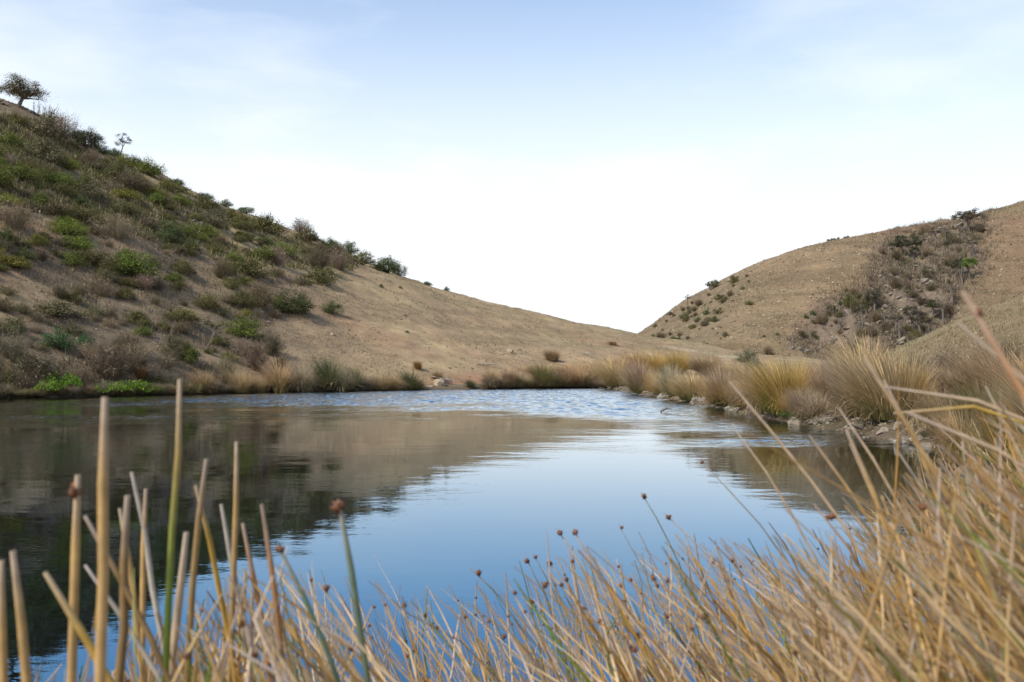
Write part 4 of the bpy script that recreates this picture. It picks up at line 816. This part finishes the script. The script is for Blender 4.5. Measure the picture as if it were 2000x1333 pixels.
# ------------------------------------------------------------------ foreground rushes
STEMC = [(.52, .345, .15), (.62, .455, .26), (.50, .285, .075), (.58, .45, .345), (.33, .21, .085), (.15, .21, .035), (.30, .285, .08)]
def stem_geo(b, pts, r, color, rng, green_base=0.0):
    n = 12; pts = np.asarray(pts, float); t0 = np.linspace(0, 1, len(pts)); t = np.linspace(0, 1, n)
    P = np.stack([np.interp(t, t0, pts[:, i]) for i in range(3)], -1)
    if len(pts) > 3:
        P[2:-1] += rng.normal(size=(n - 3, 3)) * .0022 * (1 + 2 * (rng.random() < .25)); kk = rng.integers(6, 11)
        if rng.random() < .12: P[kk:] += (np.arange(n - kk)[:, None] * rng.normal(size=3) * .012)
    v, f = tube_geo(P, r * np.interp(t, [0, .1, .75, .97, 1], [1, 1, .88, .7, .35]), 6)
    g = np.repeat(np.interp(t, [0, .55], [green_base, 0]), 6)[:, None]; c = np.array(color)[None] * (1 - g) + np.array((.11, .15, .03))[None] * g
    c = c * np.repeat(np.interp(t, [0, .9, 1], [.9, 1.0, .8]) * rng.uniform(.72, 1.2, n), 6)[:, None]
    if rng.random() < .4: k2 = np.repeat(sstep(rng.uniform(.75, .9), 1.0, t), 6)[:, None] * .7; c = c * (1 - k2) + np.array(((.45, .40, .36), (.26, .13, .06))[rng.integers(2)])[None] * k2
    b.add(v, f, col=c)
def ribbon_geo(b, pts, w, color, rng):
    n = 10; pts = np.asarray(pts, float); t0 = np.linspace(0, 1, len(pts)); t = np.linspace(0, 1, n); P = np.stack([np.interp(t, t0, pts[:, i]) for i in range(3)], -1)
    P += np.stack([np.sin(t * rng.uniform(1, 4) + rng.uniform(0, 6)), 0 * t, -t ** 3 * rng.uniform(0, 2)], -1) * .02 * t[:, None]
    a = rng.uniform(0, 6.28) + t * rng.normal() * 2.5; sd = np.stack([np.cos(a), np.sin(a), 0 * a], -1) * (w * np.interp(t, [0, .3, .8, 1], [.8, 1, .6, .05]))[:, None]
    V = np.stack([P - sd, P + sd], 1).reshape(-1, 3); k = 2 * np.arange(n - 1)[:, None]; c = np.array(color)[None] * np.repeat(rng.uniform(.75, 1.2, n), 2)[:, None]
    b.add(V, np.concatenate([k, k + 1, k + 3, k + 2], 1), col=c)
def head_mesh(seed):
    rng = np.random.default_rng(seed); bm = bmesh.new(); bmesh.ops.create_icosphere(bm, subdivisions=2, radius=1)
    b = B(); V = np.array([v.co[:] for v in bm.verts]); F = np.array([[v.index for v in f.verts] for f in bm.faces]); bm.free()
    V = V * (1 + .22 * rng.normal(size=(len(V), 1))) * np.array([.85, .85, 1.0]); b.add(V, F, col=(.14, .058, .03))
    for _ in range(26):
        d = rng.normal(size=3); d /= np.linalg.norm(d); a = np.cross(d, (.3, .5, .8)); a /= np.linalg.norm(a); c2 = np.cross(d, a)
        b.add([d * .8 + a * .22, d * .8 - a * .11 + c2 * .19, d * .8 - a * .11 - c2 * .19, d * 1.45], [(0, 1, 3), (1, 2, 3), (2, 0, 3)], col=np.array((.22, .095, .045)) * rng.uniform(.6, 1.5))
    me = b.mesh('seed_head_%d' % seed); me.materials.append(M_STEM); return me
HEADS = [head_mesh(600 + i) for i in range(4)]
def add_head(parent, loc, size, rng):
    o = bpy.data.objects.new('seed_head', HEADS[rng.integers(4)]); COL.objects.link(o); o.parent = parent; o.location = [float(c) for c in loc]; o.scale = (size * .72, size * .72, size * rng.uniform(.6, .95)); o.rotation_euler = (rng.uniform(0, 3), rng.uniform(0, 3), 0)

r5 = np.random.default_rng(55)
def ground_near(x, y): return float(z_ground(np.array(x), np.array(y)))
ENV_X = [-200, 0, 150, 300, 420, 520, 640, 760, 900, 1000, 1120, 1220, 1330, 1460, 1560, 1660, 1760, 1860, 1960, 2200]
ENV_Y = [1300, 1300, 1290, 1210, 1130, 1090, 1120, 1130, 1140, 1100, 1060, 1080, 1040, 1050, 1040, 1000, 930, 840, 750, 660]
def rand_stem(px, rng, low=130):
    env = np.interp(px, ENV_X, ENV_Y); py = env + abs(rng.normal()) * low * (1.0 if px < 1500 else 1.6)
    d = rng.uniform(.85, 1.7) if px < 560 else rng.uniform(1.15, 2.5) if px < 1500 else (rng.uniform(.75, 1.4) if rng.random() < .45 else rng.uniform(1.4, 3.4))
    tip = at(px, py, d)
    lean = np.clip(rng.normal(np.interp(px, [0, 350, 600, 1000, 2000], [.0, .08, .26, .40, .42]), .20), -.35, 1.2)
    rx = tip[0] + lean * (tip[2] + .1); ry = d + rng.normal() * .12; root = np.array([rx, ry, ground_near(rx, ry) - .04 if ground_near(rx, ry) > -.3 else -.3])
    L = np.linalg.norm(tip - root); mid = (tip + root) / 2 + np.array([.06 * lean * L * rng.uniform(-.5, 2), rng.normal() * .02, .04 * L])
    return bez(root, mid, tip, 9)
CL = [(-60, 60, 40, 'sparse tan', 'in the bottom left corner'), (60, 200, 60, 'upright tan', 'at the bottom left'), (200, 330, 90, 'upright tan and green', 'left of the bottom centre'), (330, 440, 110, 'golden green-stemmed', 'at the foot of the tall reeds'), (440, 560, 120, 'straw-pale', 'where the dark reflection ends'),
      (560, 690, 120, 'straw-pale leaning', 'below the green stem with brown head'), (690, 820, 120, 'pink-straw leaning', 'below the calm blue water'), (820, 950, 130, 'golden leaning', 'left of the bottom middle'), (950, 1080, 140, 'pale leaning', 'at the bottom middle'), (1080, 1210, 150, 'knobby-headed leaning', 'right of the bottom middle'),
      (1210, 1340, 160, 'many-headed leaning', 'under the highest brown seed heads'), (1340, 1470, 180, 'orange-tan leaning', 'beneath the pale water reflection'), (1470, 1600, 200, 'tan leaning', 'below the long slanting stems'), (1600, 1730, 220, 'dense tan leaning', 'where the right bank meets the foreground'), (1730, 1850, 240, 'dense brown leaning', 'below the broken stems'), (1850, 1980, 260, 'thick golden-brown', 'along the right edge'), (1980, 2160, 220, 'dark tangled brown', 'at the extreme right edge')]
for ci, (x0, x1, n, word, zone) in enumerate(CL):
    n = int(n * (.95 if x1 < 580 else .46 if x1 < 1100 else .6 if x1 < 1500 else 1.0)); stems = [rand_stem(r5.uniform(x0, x1), r5) for _ in range(n)]
    stems.sort(key=lambda P: pix(P[-1])[1] - np.interp(pix(P[-1])[0], ENV_X, ENV_Y))
    base = np.mean([P[0] for P in stems], 0); base[2] = ground_near(base[0], base[1]); base[2] = max(base[2], -.3)
    r = empty('rush_clump', base); tag(r, f'{word} rush clump {zone}', 'rush', 'foreground rushes')
    def colour():
        if x1 <= 440: w = [.32, .16, .22, .06, .10, .08, .06]
        elif x1 <= 1600: w = [.26, .28, .10, .22, .04, .05, .05]
        else: w = [.30, .17, .22, .08, .14, .04, .05]
        return np.array(STEMC[r5.choice(7, p=np.array(w) / sum(w))]) * r5.uniform(.8, 1.2)
    single = stems[:17]; mass = B()
    for P in single:
        b = B(); rad = r5.uniform(.0010, .0026); stem_geo(b, P - base, rad, colour(), r5, r5.choice([0, .3, .8])); o = obj('stem', b.mesh('stem', True), M_STEM, r)
        for _ in range(int(r5.random() < (.2 if x0 < 600 else .6)) + int(r5.random() < (.05 if x0 < 600 else .3))):
            k = r5.uniform(.78, .97); q = np.array([np.interp(k, np.linspace(0, 1, 9), P[:, i]) for i in range(3)]) - base; add_head(o, q + np.array([0, 0, .003]), r5.uniform(.0028, .0054), r5)
    for P in stems[17:]: stem_geo(mass, P - base, r5.uniform(.0008, .0024), colour(), r5, r5.choice([0, .4, .8]))
    for P in stems[17::6]: ribbon_geo(mass, P + r5.normal(size=3) * .02 - base, r5.uniform(.0016, .0036), colour(), r5)
    # dead leaves and short blades low in the clump
    for _ in range(int(n * (.35 if x1 < 1500 else .8))):
        P = rand_stem(r5.uniform(x0, x1), r5, 260); k = r5.uniform(.5, .9); stem_geo(mass, P[:int(9 * k) + 1] - base, r5.uniform(.0012, .003), colour() * .9, r5, .4)
    o = obj('stems', mass.mesh('stems', True), M_STEM, r); tag(o, kind='stuff')

def single_stem(name, pp, r, color, label, head=None, green=0.0, heads=()):
    """a stem through (pixel x, pixel y, distance) points from tip to foot, carried on down to its root"""
    P = [at(*q) for q in pp]; last, prev = P[-1], P[-2]; d = (last - prev); d /= np.linalg.norm(d); d = d * .5 + np.array([0, 0, -.5]); k = (last[2] + .1) / max(-d[2], .15)
    root = last + d * k; root[2] = min(ground_near(root[0], root[1]), -.02) - .05; P.append((last + root) / 2 + np.array([0, 0, .0])); P.append(root)
    P = np.array(P[::-1]); base = P[0]; b = B(); rr = np.random.default_rng(int(pp[0][0] * 7)); r = r * (.98 if pp[0][0] < 1000 else .56 if pp[0][2] < 1.4 else .8)
    # resample by length
    s = np.concatenate([[0], np.cumsum(np.linalg.norm(np.diff(P, axis=0), axis=1))]); t = np.linspace(0, s[-1], 16); Q = np.stack([np.interp(t, s, P[:, i]) for i in range(3)], -1)
    for _ in range(2): Q[1:-1] = .5 * Q[1:-1] + .25 * (Q[:-2] + Q[2:])
    Q[2:-1] += rr.normal(size=(13, 3)) * .0011
    v, f = tube_geo(Q - base, r * np.interp(t / s[-1], [0, .1, .8, .985, 1], [1.2, 1.2, 1.08, .98, .62]), 7); g = np.repeat(np.interp(t / s[-1], [0, max(green, .01), max(green, .01) + .12], [1, 1, 0]) if green else np.zeros(16), 7)[:, None]
    cc = np.array(color)[None] * (1 - g) + np.array((.14, .20, .03))[None] * g; u = t / s[-1]; cc = cc * np.repeat(rr.uniform(.78, 1.15, 16), 7)[:, None] * rr.uniform(.9, 1.1, (112, 1)); tp = np.repeat(sstep(rr.uniform(.975, .99), 1, u), 7)[:, None] * .6; cc = cc * (1 - tp) + np.array((.50, .43, .38))[None] * tp
    b.add(v, f, col=cc); rt = empty(name, base); tag(rt, label, 'reed', 'tall foreground reed stems'); o = obj('stem', b.mesh('stem', True), M_STEM, rt)
    if head is not None:
        q = at(*head[:3]) - base; add_head(o, q, head[3], rr)
T1 = (.42, .27, .11); T2 = (.46, .30, .12); GR = (.42, .38, .32); YL = (.45, .29, .06); DK = (.27, .175, .075); PK = (.50, .37, .24); OR = (.40, .21, .09)
for a in [
    ([(205, 776, .80), (203, 1000, .80), (200, 1320, .80)], .0042, T1, 'tallest blurred tan reed stem standing straight against the dark reflection'),
    ([(351, 741, .95), (342, 900, .95), (330, 1120, .95), (322, 1330, .95)], .0032, T1, 'tall reed stem tan above and green below', None, .84),
    ([(152, 928, .9), (147, 1100, .9), (140, 1330, .9)], .0040, T2, 'straight tan reed stem with a red-brown knob near its tip', (148, 958, .9, .0080)),
    ([(462, 863, 1.1), (459, 980, 1.1), (455, 1140, 1.1)], .0031, T1, 'straight tan reed stem farthest right of the upright ones'),
    ([(403, 897, 1.05), (388, 1010, 1.05), (375, 1150, 1.05)], .0034, DK, 'brown reed stem tilted slightly right beside the yellow bent one'),
    ([(382, 948, 1.1), (400, 1020, 1.1), (426, 1095, 1.12)], .0030, YL, 'yellow reed stem slanting down to the right'),
    ([(257, 922, 1.1), (280, 1010, 1.1), (310, 1145, 1.1)], .0030, GR, 'grey reed stem slanting across the upright tan ones'),
    ([(285, 955, 1.1), (282, 1100, 1.1), (280, 1320, 1.1)], .0030, T2, 'thin straight tan reed stem behind the grey slanting one'),
    ([(249, 968, .95), (244, 1070, .95), (238, 1180, .95)], .0042, DK, 'short dark blurred reed stem beside the tallest one'),
    ([(234, 993, 1.1), (246, 1060, 1.1), (264, 1160, 1.1)], .0032, T1, 'pale-tipped reed stem crossing the dark blurred one'),
    ([(166, 1008, .95), (220, 1085, .95), (290, 1190, .95)], .0030, DK, 'reed stem slanting steeply right behind the knobbed one'),
    ([(88, 1118, .85), (125, 1180, .85), (172, 1245, .85), (235, 1330, .85)], .0036, YL, 'yellow broken reed slanting right over the water edge'),
    ([(25, 1076, .85), (35, 1180, .85), (52, 1330, .85)], .0040, T1, 'thick tan reed stem near the left picture edge'),
    ([(432, 985, 1.15), (448, 1040, 1.15), (470, 1150, 1.15)], .0030, GR, 'grey-tipped short reed stem leaning right'),
    ([(3, 1095, .9), (5, 1200, .9), (6, 1330, .9)], .0038, T2, 'tan reed stem cut by the left picture edge'),
    ([(166, 1104, 1.0), (205, 1140, 1.0), (250, 1180, 1.0)], .0026, GR, 'thin grey reed slanting across the tallest stem foot'),
    ([(364, 1040, 1.0), (350, 1130, 1.0), (338, 1260, 1.0)], .0040, PK, 'pale pinkish reed stem beside the green one'),
    ([(474, 1022, 1.15), (482, 1060, 1.15), (498, 1120, 1.15)], .0030, OR, 'short red-brown reed tip at the reflection edge'),
    ([(511, 985, 1.0), (520, 1040, 1.0), (536, 1120, 1.0)], .0028, OR, 'short blurred brown reed tip above the blue water'),
    ([(661, 978, .95), (672, 1040, .95), (692, 1150, .95), (715, 1260, .95)], .0030, (.12, .16, .10), 'blue-green stem with a reddish knob over blue water', (661, 990, .95, .0080)),
    ([(544, 1068, 1.05), (575, 1130, 1.05), (620, 1210, 1.05), (660, 1290, 1.05)], .0028, (.12, .17, .11), 'blue-green stem with a small brown knob beside reflection edge', (546, 1073, 1.05, .0056)),
    ([(1424, 745, 1.25), (1490, 832, 1.25), (1560, 915, 1.25), (1660, 1010, 1.25)], .0034, PK, 'longest slanting stem over the open water'),
    ([(1430, 832, 1.3), (1462, 880, 1.3), (1540, 960, 1.3)], .0026, PK, 'shorter slanting stem below the longest one'),
    ([(1580, 850, 1.15), (1630, 910, 1.15), (1690, 1000, 1.15), (1760, 1100, 1.15)], .0030, T1, 'orange slanting stem over the brown reflection'),
    ([(1638, 797, 1.25), (1695, 880, 1.25), (1768, 972, 1.25)], .0030, PK, 'slanting pale stem crossing the stony bank'),
    ([(1652, 838, 1.0), (1685, 910, 1.0), (1730, 1000, 1.0)], .0040, T1, 'thick blurred slanting stem over brown water'),
    ([(1688, 700, .95), (1730, 790, .95), (1790, 865, .95), (1870, 970, .95)], .0042, T1, 'thick blurred stem crossing the big tussock'),
    ([(1726, 743, 1.1), (1760, 800, 1.1), (1805, 870, 1.1)], .0034, T2, 'stem slanting past the bent straw stem'),
    ([(1745, 808, 1.0), (1780, 770, 1.0), (1818, 740, 1.0), (1900, 742, 1.0), (2000, 754, 1.0), (2080, 800, 1.0)], .0030, YL, 'sharply bent straw stem broken over to the left'),
    ([(1720, 755, .95), (1770, 742, .95), (1840, 735, .95), (1960, 750, .95), (2080, 790, .95)], .0030, PK, 'blurred stem lying nearly level above the bent one'),
    ([(1880, 570, .62), (1915, 620, .62), (1960, 685, .62), (2040, 780, .62)], .0042, OR, 'blurred brown stem rising highest at the right edge', (1912, 612, .62, .0038)),
    ([(1775, 808, .9), (1865, 825, .9), (1950, 850, .9), (2080, 900, .9)], .0036, PK, 'blurred pale stem lying level over the bank end'),
    ([(1870, 630, .7), (1930, 655, .7), (2000, 700, .7), (2080, 760, .7)], .0030, PK, 'faint pale stem crossing the highest brown one'),
    ([(1752, 880, 1.2), (1790, 930, 1.2), (1870, 1040, 1.2)], .0028, GR, 'grey cut stem slanting over the brown water'),
    ([(1925, 755, 1.1), (1965, 820, 1.1), (2020, 900, 1.1)], .0032, PK, 'pale stem slanting down out of the right edge'),
    ([(1368, 898, 1.6), (1400, 930, 1.6), (1450, 985, 1.6), (1530, 1060, 1.6)], .0012, (.25, .22, .14), 'hair-thin stem with a dark bud over pale water', (1371, 903, 1.6, .0040)),
    ([(1252, 962, 1.9), (1275, 995, 1.9), (1310, 1060, 1.9), (1360, 1180, 1.9)], .0014, (.18, .19, .08), 'thin stem with the uppermost brown seed head', (1258, 970, 1.9, .0070)),
    ([(1296, 1002, 1.9), (1330, 1035, 1.9), (1390, 1090, 1.9), (1480, 1180, 1.9)], .0014, PK, 'thin stem with a spiky head right of the uppermost one', (1306, 1010, 1.9, .0068)),
    ([(1085, 1030, 1.8), (1115, 1070, 1.8), (1150, 1140, 1.8), (1210, 1250, 1.8)], .0018, PK, 'pale stem topped by an orange-brown knob', (1093, 1041, 1.8, .0070)),
    ([(1118, 1030, 1.5), (1140, 1070, 1.5), (1180, 1150, 1.5), (1230, 1260, 1.5)], .0018, PK, 'stem with a soft dark knob beside the orange-brown one', (1124, 1040, 1.5, .0058)),
    ([(1024, 1082, 1.9), (1045, 1120, 1.9), (1080, 1190, 1.9), (1110, 1270, 1.9)], .0013, (.2, .2, .08), 'thin green stem with a head, leftmost of the middle trio', (1029, 1096, 1.9, .0068)),
    ([(1066, 1092, 1.8), (1095, 1125, 1.8), (1140, 1190, 1.8), (1190, 1270, 1.8)], .0014, PK, 'thin stem with a reddish head, rightmost of the middle trio', (1074, 1101, 1.8, .0062)),
    ([(1040, 1080, 2.0), (1060, 1110, 2.0), (1100, 1190, 2.0)], .0012, (.2, .2, .08), 'thin stem with the tiniest head of the middle trio', (1046, 1088, 2.0, .0052)),
    ([(918, 1110, 1.7), (950, 1135, 1.7), (1000, 1190, 1.7), (1050, 1270, 1.7)], .0013, (.22, .21, .08), 'thin stem with twin dark heads low over blue water', (935, 1119, 1.7, .0068)),
    ([(1208, 1024, 2.1), (1230, 1060, 2.1), (1270, 1140, 2.1), (1330, 1260, 2.1)], .0009, (.25, .22, .12), 'finest stem with a star-shaped head', (1214, 1031, 2.1, .0052)),
    ([(622, 1138, 1.3), (650, 1175, 1.3), (700, 1240, 1.3), (750, 1310, 1.3)], .0020, PK, 'pale stem with a red-brown knob right of blue-green one', (638, 1150, 1.3, .0058)),
    ([(1590, 985, 1.2), (1625, 1012, 1.2), (1660, 1060, 1.2), (1720, 1150, 1.2)], .0026, OR, 'brown flowering stem arching over pale water', (1622, 1010, 1.2, .0060)),
]: single_stem('reed_stem', *a)

flush_labels()
